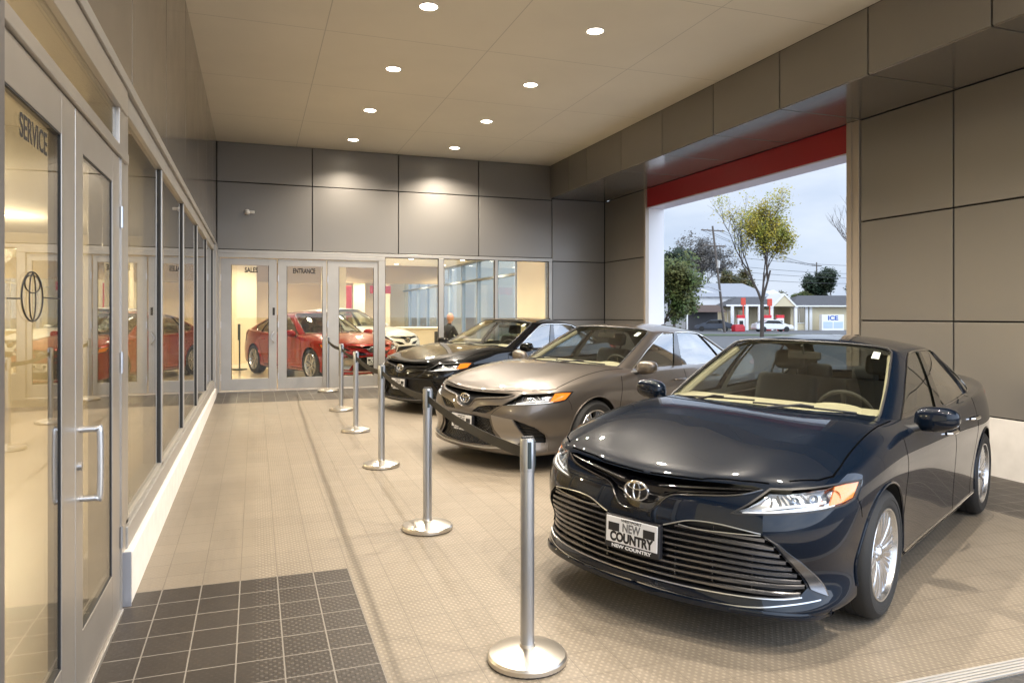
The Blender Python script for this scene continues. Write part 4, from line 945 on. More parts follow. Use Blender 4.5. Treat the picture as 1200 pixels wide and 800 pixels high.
        lp = MB(); pj.bar(lp, smooth2([(0, .205), (.3, .21), (.46, .225), (.6, .235), (.70, .25)]), 'x', .022, .018, -.01); half(lp, 'front_lip', M_['satin'] if pm.name != 'paint_black' else M_['slat'], root)
    # emblem: oval ring with two inner ovals
    e = MB(); c = pj.pt((0, .668), 'x', .0); ex = c.x+.012
    def oval(ay, az, cz, r, n=28): return [(ex-.0018*0, ay*math.cos(t), c.z+cz+az*math.sin(t)) for t in [2*math.pi*k/n for k in range(n+1)]]
    for ay, az, cz, r in ((.068, .046, 0, .0058), (.020, .044, 0, .0045), (.050, .0165, .024, .0045)):
        e.tube(oval(ay, az, cz, r), r, 6, False)
    emb = e.build('emblem', M_['chrome'], root, True)
    eb = MB(); eb.lathe([(.062, 0), (.058, .006), (0, .008)], 'x', 28, c=(ex-.010, 0, c.z))
    for v in eb.bm.verts: v.co.z = c.z+(v.co.z-c.z)*.70; v.co.y *= 1.06
    eb.build('backing', M_['gloss'], emb, True)
    # plate
    if plate:
        pz = .447 if kind == 'xle' else .425; px = max(pj.pt((y, pz+d), 'x').x for y in (0, .15) for d in (-.08, .08))+.012
        fr = MB().box(px-.03, px+.006, -.160, .160, pz-.085, pz+.085, .006); fr.box(px-.06, px-.02, -.10, .10, pz-.05, pz+.05)
        pf = fr.build('license_plate', M_['pblack'], root)
        MB().box(px+.004, px+.009, -.150, .150, pz-.053, pz+.078, .002).build('plate_panel', M_['plate'], pf)
        X = px+.0095; rot = (R(90), 0, R(90))
        [MB().box(X-.0005, X+.0012, min(a_, b_), max(a_, b_), pz+.006, pz+.048).build('plate_bar', M_['pblack'], pf) for a_, b_ in ((-.135, -.070), (.070, .135))]
        text('plate_word', 'NEW', .058, mat('plate_grey', (.16, .16, .17), .5), pf, (X, 0, pz+.030), rot, .0008, .0016, .78)
        text('plate_word', 'COUNTRY', .064, M_['pblack'], pf, (X, 0, pz-.023), rot, .0008, .0032, .80)
        text('plate_word', 'NEW COUNTRY', .023, M_['plate'], pf, (px+.0068, 0, pz-.069), rot, .0008, .0009, 1.35)
        text('plate_word', 'WESTPORT', .018, M_['pblack'], pf, (X, 0, pz+.065), rot, .0006, .0004, 1.3)
    # ---- greenhouse
    GP = green_points(kind); _, _, _, G = surf(GP, 1, 1)
    W = [(-.01, 1.12), (2.2, 1.10), (3.0, 1.16), (3.12, 1.5), (3.12, 3), (3.05, 5.0), (2.85, 5.55), (2.4, 5.8), (1.2, 5.9), (-.01, 5.92)]
    BK = [(12.75, 1.5), (12.9, 1.25), (15.01, 1.3), (15.01, 5.5), (13.2, 5.5), (12.85, 5.2)]
    D1 = [(4.32, 1.12), (5.5, 1.1), (6.78, 1.1), (6.55, 3.0), (6.28, 5.08), (5.6, 5.1), (5.0, 4.98), (4.7, 4.5), (4.42, 3)]
    D2 = [(7.02, 1.1), (8.5, 1.1), (9.7, 1.15), (10.35, 1.4), (10.62, 1.95), (10.55, 2.5), (10.2, 3.6), (9.8, 4.5), (9.2, 4.95), (8.2, 5.1), (6.5, 5.08), (6.8, 3)]
    BP = [(6.70, 1.07), (7.08, 1.07), (6.86, 3), (6.56, 5.12), (6.22, 5.12), (6.48, 3)]
    f = bmesh.new(); fl = f.faces.layers.int.new('p'); nr, ncg = GP.shape[:2]; k = 6
    V = [[f.verts.new((i/k, j/k, 0)) for i in range((ncg-1)*k+1)] for j in range((nr-1)*k+1)]
    for j in range(len(V)-1):
        for i in range(len(V[0])-1): f.faces.new((V[j][i], V[j][i+1], V[j+1][i+1], V[j+1][i]))
    class _Z: pass
    pz_ = Proj.__new__(Proj)
    for poly, tv in ((W, 1), (BK, 2), (D1, 3), (D2, 4)): pz_.cut(f, poly, 'z', tv, fl)
    nlf = f.verts.layers.float_vector.new('n')
    for v in f.verts:
        u, q = v.co.x, v.co.y; p = surf_eval(G, q, u); du = surf_eval(G, q, min(u+.02, ncg-1))-surf_eval(G, q, max(u-.02, 0)); dv = surf_eval(G, min(q+.02, nr-1), u)-surf_eval(G, max(q-.02, 0), u)
        n = du.cross(dv)
        if n.length < 1e-9: n = Vector((0, 0, 1))
        n.normalize()
        if n.dot(p-Vector((-.4, 0, .8))) < 0: n = -n
        if abs(p.y) < 1e-3: p.y = 0; n.y = 0; n.normalize()
        v[nlf] = n; v.co = p
    gsh = tagged_mesh(f, fl, nlf, (0,), 'roof', pm, root)
    def off(o, d):
        for v in o.data.vertices: v.co = v.co+v.normal*0
        return o
    def gpart(tags, nm, m, inset, mirror=True, flip=False, parent=root):
        b = f.copy(); L = b.verts.layers.float_vector['n']
        for v in b.verts: v.co = v.co-Vector(v[L])*inset
        o = tagged_mesh(b, fl, nlf, tags, nm, m, parent, mirror, flip); b.free(); return o
    gpart((1,), 'windshield', M_['wglass'], .003); gpart((2,), 'rear_window', M_['sglass'], .003)
    for s in (False, True):
        gpart((3,), 'side_window', M_['sglass'] if kind != 'xle' else M_['sglass'], .006, False, s); gpart((4,), 'side_window', M_['sglass'], .006, False, s)
    gpart((0,), 'headliner', M_['trim'], .022)
    def g3(L, o): # greenhouse parameter line to points
        out = []
        for (u, q) in L:
            p = surf_eval(G, q, u); n = (surf_eval(G, q, u+.02)-surf_eval(G, q, u-.02)).cross(surf_eval(G, q+.02, u)-surf_eval(G, q-.02, u)).normalized()
            if n.dot(p-Vector((-.4, 0, .8))) < 0: n = -n
            out.append(p+n*o)
        return out
    par = lambda L, n=4, cl=True: [(a.x, a.y) for a in [Vector(p) for p in smooth_poly(L, cl, n)]]
    DLO = [(4.32, 1.1), (5.5, 1.08), (8.5, 1.08), (9.7, 1.13), (10.35, 1.38), (10.66, 1.95), (10.58, 2.5), (10.22, 3.6), (9.82, 4.52), (9.2, 4.98), (8.2, 5.12), (5.6, 5.12), (5.0, 5.0), (4.68, 4.5), (4.38, 3)]
    ring = [p for a, b in zip(DLO, DLO[1:]+DLO[:1]) for p in [(a[0]+(b[0]-a[0])*t, a[1]+(b[1]-a[1])*t) for t in (0, .25, .5, .75)]]
    def apil(mb): mb.tube(g3([(3.42, q) for q in np.linspace(.9, 5.2, 12)], -.050), .030, 8); return mb
    pair(apil, 'pillar_trim', M_['trim'], root)
    def trimf(mb): mb.tube(g3(ring+ring[:1], .002), .0055, 6, False); return mb
    pair(trimf, 'window_trim', M_['chrome'] if kind != 'hatch' else M_['gloss'], root)
    def pill(mb):
        for a, b in (((6.64, 7.06), (6.20, 6.56)),):
            n = 12; prev = None
            for i in range(n+1):
                t = i/n; q = 1.09+(5.1-1.09)*t; l = a[0]+(b[0]-a[0])*t; r = a[1]+(b[1]-a[1])*t
                row = [mb.bm.verts.new(p) for p in g3([(l, q), ((l+r)/2, q), (r, q)], .0035)]
                if prev:
                    for k in range(2): mb.bm.faces.new((prev[k], prev[k+1], row[k+1], row[k]))
                prev = row
        return mb
    pair(pill, 'door_pillar', M_['gloss'], root)
    pair(lambda mb: mb.tube(g3([(9.45-.25*t, 1.12+3.75*t) for t in np.linspace(0, 1, 8)], .0), .010, 6), 'quarter_divider', M_['gloss'], root)
    fb = MB(); L = [(t, q) for t, q in W if t >= 0]; wp = [(0, 1.12)]+W[1:-1]+[(0, 5.92)]
    wr = [p for a, b in zip(wp, wp[1:]) for p in [(a[0]+(b[0]-a[0])*t, a[1]+(b[1]-a[1])*t) for t in (0, .25, .5, .75)]]+[wp[-1]]
    wr = [(max(a, .001), b) for a, b in wr]
    fb.tube(g3(wr, .0005), .007, 6, False); half(fb, 'windshield_seal', M_['black'], root)
    # cowl and wipers
    cw = MB(); n = 14; prev = None
    for i in range(n+1):
        u = 3.1*i/n+.001; p = g3([(u, 1.16)], .001)[0]; q = Vector((p.x+.10, p.y*1.04, p.z-.008)); zz = pj.t.ray_cast(Vector((q.x, q.y, 2)), Vector((0, 0, -1)))[0]
        q.z = (zz.z if zz else q.z)+.003; row = [cw.bm.verts.new(p+Vector((0, 0, .0))), cw.bm.verts.new(q)]
        if prev: cw.bm.faces.new((prev[0], row[0], row[1], prev[1]))
        prev = row
    half(cw, 'cowl', M_['black'], root)
    for a, b in ((-.55, .02), (.02, .60)):
        p0 = Vector((1.13-.10*abs(a), a, .99)); mb = MB(); S_ = []
        for t in np.linspace(0, 1, 9):
            y = a+(b-a)*t; u = np.interp(abs(y), [0, .28, .53, .70], [0, 1, 2, 3]); p = g3([(max(u, .001), 1.28+.12*t)], .012)[0]; S_.append(Vector((p.x, y, p.z)))
        mb.tube(S_, .006, 6); mb.tube([S_[0]+Vector((.07, .12, -.012)), S_[4]+Vector((.0, 0, .012)), S_[5]+Vector((0, 0, .008))], .008, 6); mb.build('wiper', M_['black'], root, True)
    # ---- mirrors
    def mirr(mb):
        g = bmesh.ops.create_icosphere(mb.bm, subdivisions=3, radius=1)
        for v in g['verts']:
            c_ = v.co; q = [math.copysign(abs(a)**.72, a) for a in c_]
            v.co = Vector((.66+q[0]*(.075 if q[0] > 0 else .045)-abs(q[1]+.2)*.012, .975+q[1]*.122, .980+q[2]*(.074+.008*-q[1])+.012*q[1]))
        return mb
    def mstem(mb): mb.tube([(.74, .815, .91), (.71, .86, .918), (.66, .91, .935)], [.028, .024, .028], 10); return mb
    def mstrip(mb): mb.tube(smooth_poly([(.685, .88, .936), (.70, .96, .931), (.69, 1.04, .936), (.655, 1.082, .952)], False, 4), .007, 6); return mb
    def mface(mb): mb.lathe([(.052, 0), (0, .001)], 'x', 24, c=(.597, .98, .986)); return mb
    pair(mirr, 'mirror', pm, root, children=((mstem, 'stem', M_['black']), (mstrip, 'trim_strip', M_['satin']), (mface, 'mirror_glass', M_['chrome'])))
    # ---- tail lamps (wrap the rear corner)
    TL = to2([(-2.39, .50, .90), (-2.33, .66, .90), (-2.20, .78, .90), (-2.0, .85, .92), (-1.90, .85, .955), (-2.12, .80, .985), (-2.28, .66, .98), (-2.37, .52, .97)], 'e')
    def tail(mb): pj.patch(mb, TL, 'e', .004, .015); pj.wall(mb, TL, 'e', .004, .01); return mb
    pair(tail, 'tail_light', M_['red'], root)
    # ---- cabin
    tub = MB().box(-1.78, .95, -.72, .72, .26, .32, .02); tub.box(-1.80, -1.35, -.70, .70, .32, .93, .04)
    for s in (1, -1): tub.box(-1.6, .9, s*.70-.02, s*.70+.02, .3, .93, .01)
    tub.build('cabin_floor', M_['cabin'], root)
    d = MB(); L = [(1.06, .935), (.80, .985), (.55, .99), (.46, .945), (.42, .86), (.45, .70), (.9, .60)]
    d.prism([(x, -.715, z) for x, z in L], (0, 1.43, 0)); bmesh.ops.bevel(d.bm, geom=d.bm.edges[:], offset=.02, segments=2, affect='EDGES'); 
    for v in d.bm.verts:
        if v.co.x > .70: v.co.y *= 1-.35*(v.co.x-.70)
    d.blob((.52, .36, .95), (.12, .19, .05), 3)
    d.build('dashboard', M_['dash'], root, True)
    sw = MB(); cc = Vector((.33, .36, .895)); ax = Vector((-.92, 0, .38)).normalized(); u_ = Vector((0, 1, 0)); v_ = ax.cross(u_)
    sw.tube([cc+(u_*math.cos(t)+v_*math.sin(t))*.185 for t in [2*math.pi*i/30 for i in range(31)]], .015, 8, False)
    for a in (0, math.pi, -math.pi/2): sw.tube([cc, cc+(u_*math.cos(a)+v_*math.sin(a))*.18], .018, 6)
    sw.blob(cc, (.035, .07, .06), 2); sw.tube([cc, cc-ax*.2], .03, 8)
    sw.build('steering_wheel', M_['cabin'], root, True)
    for s in (1, -1):
        st = MB(); y = .36*s
        st.box(-.42, .12, y-.25, y+.25, .42, .56, .05, seg=3); st.box(-.50, -.36, y-.25, y+.25, .50, 1.10, .055, rot=Matrix.Rotation(R(-16), 3, 'Y'), seg=3)
        so = st.build('front_seat', M_['seat'], root, True)
        hd = MB().box(-.60, -.50, y-.13, y+.13, 1.13, 1.29, .045, rot=Matrix.Rotation(R(-10), 3, 'Y'), seg=3); hd.tube([(-.53, y-.06, 1.05), (-.55, y-.06, 1.16)], .007, 6); hd.tube([(-.53, y+.06, 1.05), (-.55, y+.06, 1.16)], .007, 6)
        hd.build('headrest', M_['seat'], so, True)
    rs = MB().box(-1.15, -.70, -.66, .66, .40, .55, .05, seg=3).box(-1.32, -1.16, -.66, .66, .5, 1.03, .05, rot=Matrix.Rotation(R(-20), 3, 'Y'), seg=3)
    for y in (-.4, 0, .4): rs.box(-1.42, -1.32, y-.11, y+.11, 1.0, 1.14, .04, seg=3)
    rs.build('rear_seat', M_['seat'], root, True)
    rm = MB().box(.12, .15, -.12, .12, 1.255, 1.315, .012); rm.tube([(.145, 0, 1.30), (.19, 0, 1.36)], .01, 6); rm.build('rear_view_mirror', M_['cabin'], root)
    st = MB(); st.norecalc = False
    prev = None
    for (u, q) in ((2.15, 4.9), (2.45, 4.9)):
        a, b = g3([(u, q), (u, q-.55)], -.006); row = [st.bm.verts.new(a), st.bm.verts.new(b)]
        if prev: st.bm.faces.new((prev[0], row[0], row[1], prev[1]))
        prev = row
    st.build('window_sticker', M_['sticker'], root)
    an = MB(); an.prism([(-.95, -.02, 1.388), (-1.12, -.02, 1.37), (-1.12, -.02, 1.43), (-1.06, -.02, 1.425)], (0, .04, 0)); bmesh.ops.bevel(an.bm, geom=an.bm.edges[:], offset=.008, segments=2, affect='EDGES'); an.build('antenna_fin', pm, root, True)
    # ---- wheels
    for ix, cx in enumerate((1.412, -1.412)):
        for s in (1, -1):
            ty, rim, cap, disc = make_wheel(wheel)
            if kind == 'se' or True: pass
            wo = rim.build('wheel', M_['alloy'] if wheel != 'dark' else M_['dalloy'], root, True)
            wo.location = (cx, .797*s, .335); wo.rotation_euler = (0, random.uniform(0, 1), 0 if s > 0 else math.pi)
            ty.build('tyre', M_['tyre'], wo, True); cap.build('centre_cap', M_['satin'] if wheel != 'se' else M_['gloss'], wo, True); disc.build('brake_disc', M_['disc'], wo, True)
    return root
def pj_tube(mb, pj, seg, off):
    mb.tube([pj.pt(p, 'x', off) for p in seg], .0028, 4, False)
# ---------------------------------------------------------------- stanchions and belts
STN = [((618, 772), 'nearest'), ((501, 619), 'second'), ((447, 546), 'third'), ((417, 505), 'fourth'), ((400, 480.5), 'fifth'), ((384, 458.5), 'farthest')]
SP = []
def floor_pt(u, v):
    s, c_ = math.sin(YAW), math.cos(YAW); r = u-600; dx, dy, dz = FPX*s+r*c_, FPX*c_-r*s, 368-v
    t = HC/(SL*dy-dz); return (t*dx, t*dy)
def stanchion():
    r = empty('stanchion')
    MB().lathe([(.0, 0), (.178, 0), (.180, .006)], 'z', 48).build('base_ring', mat('black_rubber', (.02, .02, .02), .7), r)
    MB().lathe([(.180, .004), (.1795, .022), (.172, .032), (.10, .052), (.05, .060), (.036, .062), (.0335, .075), (0, .075)], 'z', 56).build('base', mat('satin_base', (.62, .58, .52), .30, .95), r, True, ang=30)
    MB().lathe([(.0315, .062), (.0315, .955), (.0, .955)], 'z', 32).build('post', mat('post_aluminium', (.46, .47, .49), .32, .9), r, True, ang=40)
    h = MB().lathe([(.0335, .85), (.0335, .992), (.030, .998), (0, .999)], 'z', 32); hd = h.build('head', mat('post_head', (.40, .41, .43), .3, .9), r, True, ang=40)
    MB().box(-.028, .028, -.010, .010, .997, 1.006, .003).build('cap', M_['black'], hd)
    for a in (90, -90, 0):
        MB().box(.0325, .0375, -.009, .009, .865, .985, .003).build('belt_slot', mat('teal_slot', (.02, .035, .04), .4), hd).rotation_euler.z = R(a)
    return r
proto = stanchion()
for i, (b_, nm) in enumerate(STN):
    x, y = floor_pt(*b_); SP.append((x, y)); o = proto if i == 0 else copy_tree(proto)
    o.location = (x, y, fz(x, y)+.001); o.rotation_euler.z = R(-4+3*i)
    tag(o, {'nearest': 'silver stanchion post nearest the camera in front of the navy sedan', 'second': 'silver stanchion post left of the bronze sedan, second from the camera', 'third': 'silver stanchion post left of the black sedan, third from the camera', 'fourth': 'silver stanchion post, fourth from the camera in the row', 'fifth': 'silver stanchion post, next to last before the entrance doors', 'farthest': 'silver stanchion post standing on the brown tiles by the doors'}[nm], 'stanchion', 'stanchions in a row down the driveway')
BELT = mat('belt_webbing', (.030, .027, .024), .75, bump=.3, nscale=300)
bl = ['black retractable belt between the nearest and second stanchions', 'black retractable belt between the second and third stanchions', 'black retractable belt between the third and fourth stanchions', 'black retractable belt between the fourth and fifth stanchions', 'black retractable belt between the fifth and farthest stanchions']
for i in range(5):
    a, b_ = Vector((*SP[i], fz(*SP[i])+.925)), Vector((*SP[i+1], fz(*SP[i+1])+.925)); d = (b_-a).normalized(); a = a+d*.036; b_ = b_-d*.036
    mb = MB(); prev = None; n = 24
    for k in range(n+1):
        t = k/n; p = a.lerp(b_, t); p.z -= .035*4*t*(1-t); tw = math.sin(math.pi*t)*R(9*(-1)**i); sd_ = Vector((d.y, -d.x, 0))
        up = Vector((0, 0, 1))*math.cos(tw)+sd_*math.sin(tw); nn = sd_*.0012
        r = [mb.bm.verts.new(p+up*.025+nn), mb.bm.verts.new(p-up*.025+nn), mb.bm.verts.new(p-up*.025-nn), mb.bm.verts.new(p+up*.025-nn)]
        if prev:
            for q in range(4): mb.bm.faces.new((prev[q], prev[(q+1) % 4], r[(q+1) % 4], r[q]))
        else: mb.bm.faces.new(r)
        prev = r
    mb.bm.faces.new(prev[::-1])
    o = mb.build('barrier_belt', BELT, None, True); tag(o, bl[i], 'belt', 'belts between the stanchions')
# ---------------------------------------------------------------- cars
def put(o, x, y, h, z=None, tilt=True):
    o.location = (x, y, fz(x, y)+.002 if z is None else z)
    if tilt:
        n = Vector((.022, -SL, 1)).normalized(); q = Vector((0, 0, 1)).rotation_difference(n); o.rotation_mode = 'QUATERNION'; o.rotation_quaternion = q @ Matrix.Rotation(R(h), 3, 'Z').to_quaternion()
    else: o.rotation_euler.z = R(h)
a = make_car('xle', paint('paint_navy', (.002, .0055, .013), .0, .3), 'sedan', wheel='xle'); put(a, 3.917, 4.355, -151.75)
tag(a, 'dark navy sedan nearest the camera with wide slatted silver grille', 'car', 'sedans parked in the driveway')
b_ = make_car('se', paint('paint_bronze', (.135, .118, .104), .7, .36), 'sedan', wheel='se'); put(b_, 4.169, 7.999, -155.56)
tag(b_, 'bronze grey sedan parked between the navy and the black sedans', 'car', 'sedans parked in the driveway')
c_ = make_car('se', paint('paint_black', (.004, .004, .004), .0, .3), 'sedan', wheel='se'); put(c_, 4.14, 11.799, -151.67)
tag(c_, 'black sedan farthest back, beside the showroom windows', 'car', 'sedans parked in the driveway')
d = make_car('hatch', paint('paint_red', (.27, .006, .008), .35, .25), 'hatchback', wheel='se'); put(d, 1.36, 17.27, math.degrees(math.atan2(-.918, .396)), .201, False)
tag(d, 'red hatchback on display behind the entrance doors', 'car')
e = make_car('hatch', paint('paint_white', (.60, .60, .58), 0, .3), 'hatchback', False, 'dark'); put(e, 2.41, 20.95, -53, .201, False); e.scale = (1, 1, 1.08)
tag(e, 'white car on display in the showroom, right of the red one', 'car')
# ---------------------------------------------------------------- person seated at a desk in the showroom
def person(x, y, z, rz):
    r = empty('person', (x, y, z), rz); tag(r, 'bald person in a dark suit seated behind the black sedan in the showroom', 'person')
    me = bpy.data.meshes.new('body'); V = [(0, 0, .52), (0, .02, .75), (0, .04, .98), (0, .06, 1.10), (0, .08, 1.17), (.19, .05, 1.05), (.26, .16, .82), (.17, .36, .78), (-.19, .05, 1.05), (-.26, .16, .82), (-.15, .36, .78), (.10, .03, .50), (.13, .42, .50), (.13, .44, .08), (.13, .56, .04), (-.10, .03, .50), (-.13, .42, .50), (-.13, .44, .08), (-.13, .56, .04)]
    E_ = [(0, 1), (1, 2), (2, 3), (3, 4), (2, 5), (5, 6), (6, 7), (2, 8), (8, 9), (9, 10), (0, 11), (11, 12), (12, 13), (13, 14), (0, 15), (15, 16), (16, 17), (17, 18)]
    me.from_pydata(V, E_, []); o = bpy.data.objects.new('body', me); C.objects.link(o); md = o.modifiers.new('s', 'SKIN'); o.modifiers.new('ss', 'SUBSURF').levels = 2
    RR = [.15, .15, .16, .075, .055, .075, .055, .04, .075, .055, .04, .10, .075, .05, .045, .10, .075, .05, .045]
    for v, q in zip(me.skin_vertices[0].data, RR): v.radius = (q, q*.85)
    me.skin_vertices[0].data[0].use_root = True
    dg = bpy.context.evaluated_depsgraph_get(); m2 = bpy.data.meshes.new_from_object(o.evaluated_get(dg)); o.modifiers.clear(); o.data = m2; m2.materials.clear(); m2.materials.append(mat('dark_suit', (.015, .017, .022), .8)); o.parent = r
    for p in m2.polygons: p.use_smooth = True
    SK = mat('skin', (.50, .27, .18), .5)
    h = MB().blob((0, .10, 1.31), (.078, .098, .118), 4); h.blob((0, .195, 1.30), (.013, .02, .02), 2).blob((.078, .10, 1.305), (.012, .02, .03), 2).blob((-.078, .10, 1.305), (.012, .02, .03), 2).tube([(0, .08, 1.15), (0, .09, 1.24)], .05, 12)
    ho = h.build('head', SK, r, True, ang=180); MB().blob((.03, .188, 1.325), (.012, .008, .007), 2).blob((-.03, .188, 1.325), (.012, .008, .007), 2).blob((0, .183, 1.262), (.022, .006, .005), 2).build('face_features', GASK, ho)
    for s in (1, -1):
        hm = MB().blob((.16*s, .42, .785), (.04, .05, .018), 3)
        for k in range(4): hm.tube([(.135*s+.018*k*s, .45, .79), (.133*s+.019*k*s, .49, .79), (.133*s+.019*k*s, .52-.01*(k == 3), .775)], [.009, .008, .007], 6)
        hm.tube([(.13*s, .41, .79), (.105*s, .44, .785), (.10*s, .465, .78)], [.010, .009, .008], 6); hm.build('hand', SK, r, True)
person(4.72, 18.2, .2, R(-70))
ch = empty('office_chair', (4.72, 18.2, .2)); tag(ch, 'dark chair under the seated person in the showroom', 'chair')
for nm, mb in (('seat', MB().box(-.24, .24, -.2, .28, .40, .46, .03)), ('backrest', MB().box(-.22, .22, -.26, -.21, .5, .95, .02)), ('stem', MB().tube([(0, 0, .03), (0, 0, .4)], .03, 8).box(-.25, .25, -.03, .03, .0, .05, .01).box(-.03, .03, -.25, .25, .0, .049, .01))): mb.build(nm, M_['black'], ch, True)
ch.rotation_euler.z = R(-70)
dk = empty('desk', (5.05, 18.08, .2), R(-70)); tag(dk, 'pale desk in front of the seated person in the showroom', 'desk')
MB().box(-.7, .7, .0, .7, .71, .74, .006).build('desk_top', mat('desk_laminate', (.55, .48, .38), .4), dk)
for s in (-1, 1): MB().box(s*.66-.02, s*.66+.02, .05, .65, 0, .71, .004).build('leg', STEEL, dk)
# ---------------------------------------------------------------- outside: trees, poles, gas station
def leafmat(name, c1, c2):
    if name in MATS: return MATS[name]
    m = mat(name, c1, .6, spec=.3); n = m.node_tree; b = n.nodes['Principled BSDF']; N = n.nodes.new; K = n.links.new
    tc_ = N('ShaderNodeTexCoord'); z = N('ShaderNodeTexNoise'); z.inputs['Scale'].default_value = 1.1; z.inputs['Detail'].default_value = 6; r = N('ShaderNodeValToRGB')
    r.color_ramp.elements[0].position = .38; r.color_ramp.elements[1].position = .62; r.color_ramp.elements[0].color = (*c1, 1); r.color_ramp.elements[1].color = (*c2, 1)
    K(tc_.outputs['Object'], z.inputs[0]); K(z.outputs[0], r.inputs[0]); K(r.outputs[0], b.inputs['Base Color']); b.inputs['Transmission Weight'].default_value = 0
    return m
BARK = mat('bark', (.07, .055, .045), .9, bump=.4, nscale=12); GBARK = mat('grey_bark', (.13, .115, .11), .9)
def tree(x, y, z, h, seed, leaves, leafc, lab, cat='tree', name='tree', size=.12, spread=.45, up=.75, depth=5, r0=None, group=None, bark=BARK, density=1., first=.25, bare=None, nb=(2, 3)):
    rnd = random.Random(seed); tr = MB(); tips = []
    def grow(p, d, L, r, k):
        n = 3; pts = [p]; rr = [r]; q = p
        for i in range(n):
            d = (d+Vector((rnd.uniform(-1, 1), rnd.uniform(-1, 1), rnd.uniform(-.3, .5)))*.13).normalized(); q = q+d*L/n; pts.append(q); rr.append(r*(1-.42*(i+1)/n))
        tr.tube(pts, rr, 5 if k > 1 else 8, False)
        if k >= depth-2: tips.extend(pts[1:])
        if k >= depth: return
        for i in range(rnd.randint(*nb)):
            a = rnd.uniform(0, 2*math.pi); s = spread*rnd.uniform(.6, 1.3); o_ = d.orthogonal().normalized(); o2 = d.cross(o_)
            nd = (d*1+(o_*math.cos(a)+o2*math.sin(a))*s+Vector((0, 0, up*.22))).normalized()
            grow(pts[rnd.choice((-1, -1, -2))], nd, L*rnd.uniform(.62, .85), r*.58, k+1)
    r0 = r0 or h*.016; root = empty(name, (x, y, z)); tag(root, lab, cat, group)
    pts = [Vector((0, 0, -.3)), Vector((0, 0, h*first))]; tr.tube(pts, [r0*1.15, r0], 10, False)
    for i in range(3):
        a = 2.1*i+rnd.random(); grow(pts[-1], Vector((math.cos(a)*spread*.7, math.sin(a)*spread*.7, 1)).normalized(), h*.26, r0*.75, 1)
    tb = tr.build('trunk', bark, root, True)
    if leaves:
        bm = bmesh.new()
        for t in tips:
            if bare and bare(t, h, rnd): continue
            for _ in range(int(leaves*rnd.uniform(.3, 1.5)*density)):
                p = t+Vector([rnd.gauss(0, .35*h/10) for _ in range(3)]); s = size*rnd.uniform(.6, 1.4); u = Vector([rnd.gauss(0, 1) for _ in range(3)]).normalized(); v = u.orthogonal().normalized()*s; u *= s
                vs_ = [bm.verts.new(p+u*.6), bm.verts.new(p+v*.45), bm.verts.new(p-u*.6), bm.verts.new(p-v*.45)]; bm.faces.new(vs_)
        me = bpy.data.meshes.new('crown'); bm.to_mesh(me); bm.free(); me.materials.append(leafc); o = bpy.data.objects.new('crown', me); C.objects.link(o); o.parent = root
    return root
YEL = leafmat('leaf_yellow', (.42, .32, .04), (.24, .26, .04)); GRN = leafmat('leaf_green', (.07, .11, .03), (.13, .13, .04)); DGR = leafmat('leaf_dark', (.02, .04, .022), (.05, .065, .035)); OLV = leafmat('leaf_olive', (.13, .10, .03), (.06, .07, .03))
def at(u, D): x, y = place(u, D); return x, y
x, y = at(893, 62); tree(x, y, gz(x, y), 11.0, 11, 90, YEL, 'slender street tree with sparse yellow green autumn leaves', size=.15, spread=.46, up=1.0, depth=6, first=.27, r0=.16, bare=lambda t, h, r: (t.z > h*.72 and r.random() < .85) or (t.dot(Vector((math.cos(YAW), -math.sin(YAW), 0))) < -.8 and t.z > h*.35 and r.random() < .8))
x, y = at(771, 36); tree(x, y, gz(x, y), 5.2, 5, 55, GRN, 'leafy green tree partly hidden by the left side of the opening', size=.12, spread=.6, depth=5, first=.1)
x, y = at(790, 75); tree(x, y, gz(x, y)+1, 8.5, 9, 60, DGR, 'dark evergreen tree behind the green tree at the opening', size=.22, spread=.5, depth=5, first=.12)
x, y = at(822, 120); tree(x, y, gz(x, y)+1.5, 13, 21, 10, leafmat('leaf_grey', (.10, .09, .08), (.13, .12, .10)), 'hazy bare tree behind the leaning utility pole', size=.25, spread=.5, depth=6, first=.12, bark=GBARK)
x, y = at(800, 128); tree(x, y, gz(x, y)+1.5, 11, 23, 14, leafmat('leaf_grey', (.10, .09, .08)), 'hazy bare tree above the white warehouse roof', size=.25, spread=.55, depth=6, first=.12, bark=GBARK) if False else None
x, y = at(868, 115); tree(x, y, gz(x, y)+1, 9, 24, 50, OLV, 'olive brown tree behind the gable of the gas station', size=.25, spread=.55, depth=5, first=.1)
x, y = at(973, 118); tree(x, y, gz(x, y)+1, 9.5, 27, 60, DGR, 'dark rounded tree behind the right end of the gas station', size=.28, spread=.5, depth=5, first=.12)
x, y = at(948, 130); tree(x, y, gz(x, y)+1, 6.5, 28, 40, GRN, 'low dark green tree between the gas station roof and the thin pole', size=.28, spread=.6, depth=5, first=.1)
x, y = at(1030, 100); tree(x, y, gz(x, y), 18, 31, 0, GRN, 'tall bare brown tree at the right edge of the opening', spread=.4, depth=6, first=.2)
for k, (u, D, h, sd_) in enumerate(((845, 150, 9, 41), (905, 150, 8, 42), (1010, 140, 10, 43), (770, 140, 12, 44), (1040, 120, 10, 45))):
    x, y = at(u, D); tree(x, y, gz(x, y)+1, h, sd_, 45, OLV if k % 2 else DGR, 'distant %s tree behind the gas station, %s' % ('olive' if k % 2 else 'dark', ['left of the street tree', 'behind the street tree', 'right of the opening edge', 'hidden by the left jamb', 'far right beyond the wall'][k]), group='distant trees behind the gas station', size=.35, spread=.55, depth=4, first=.12)
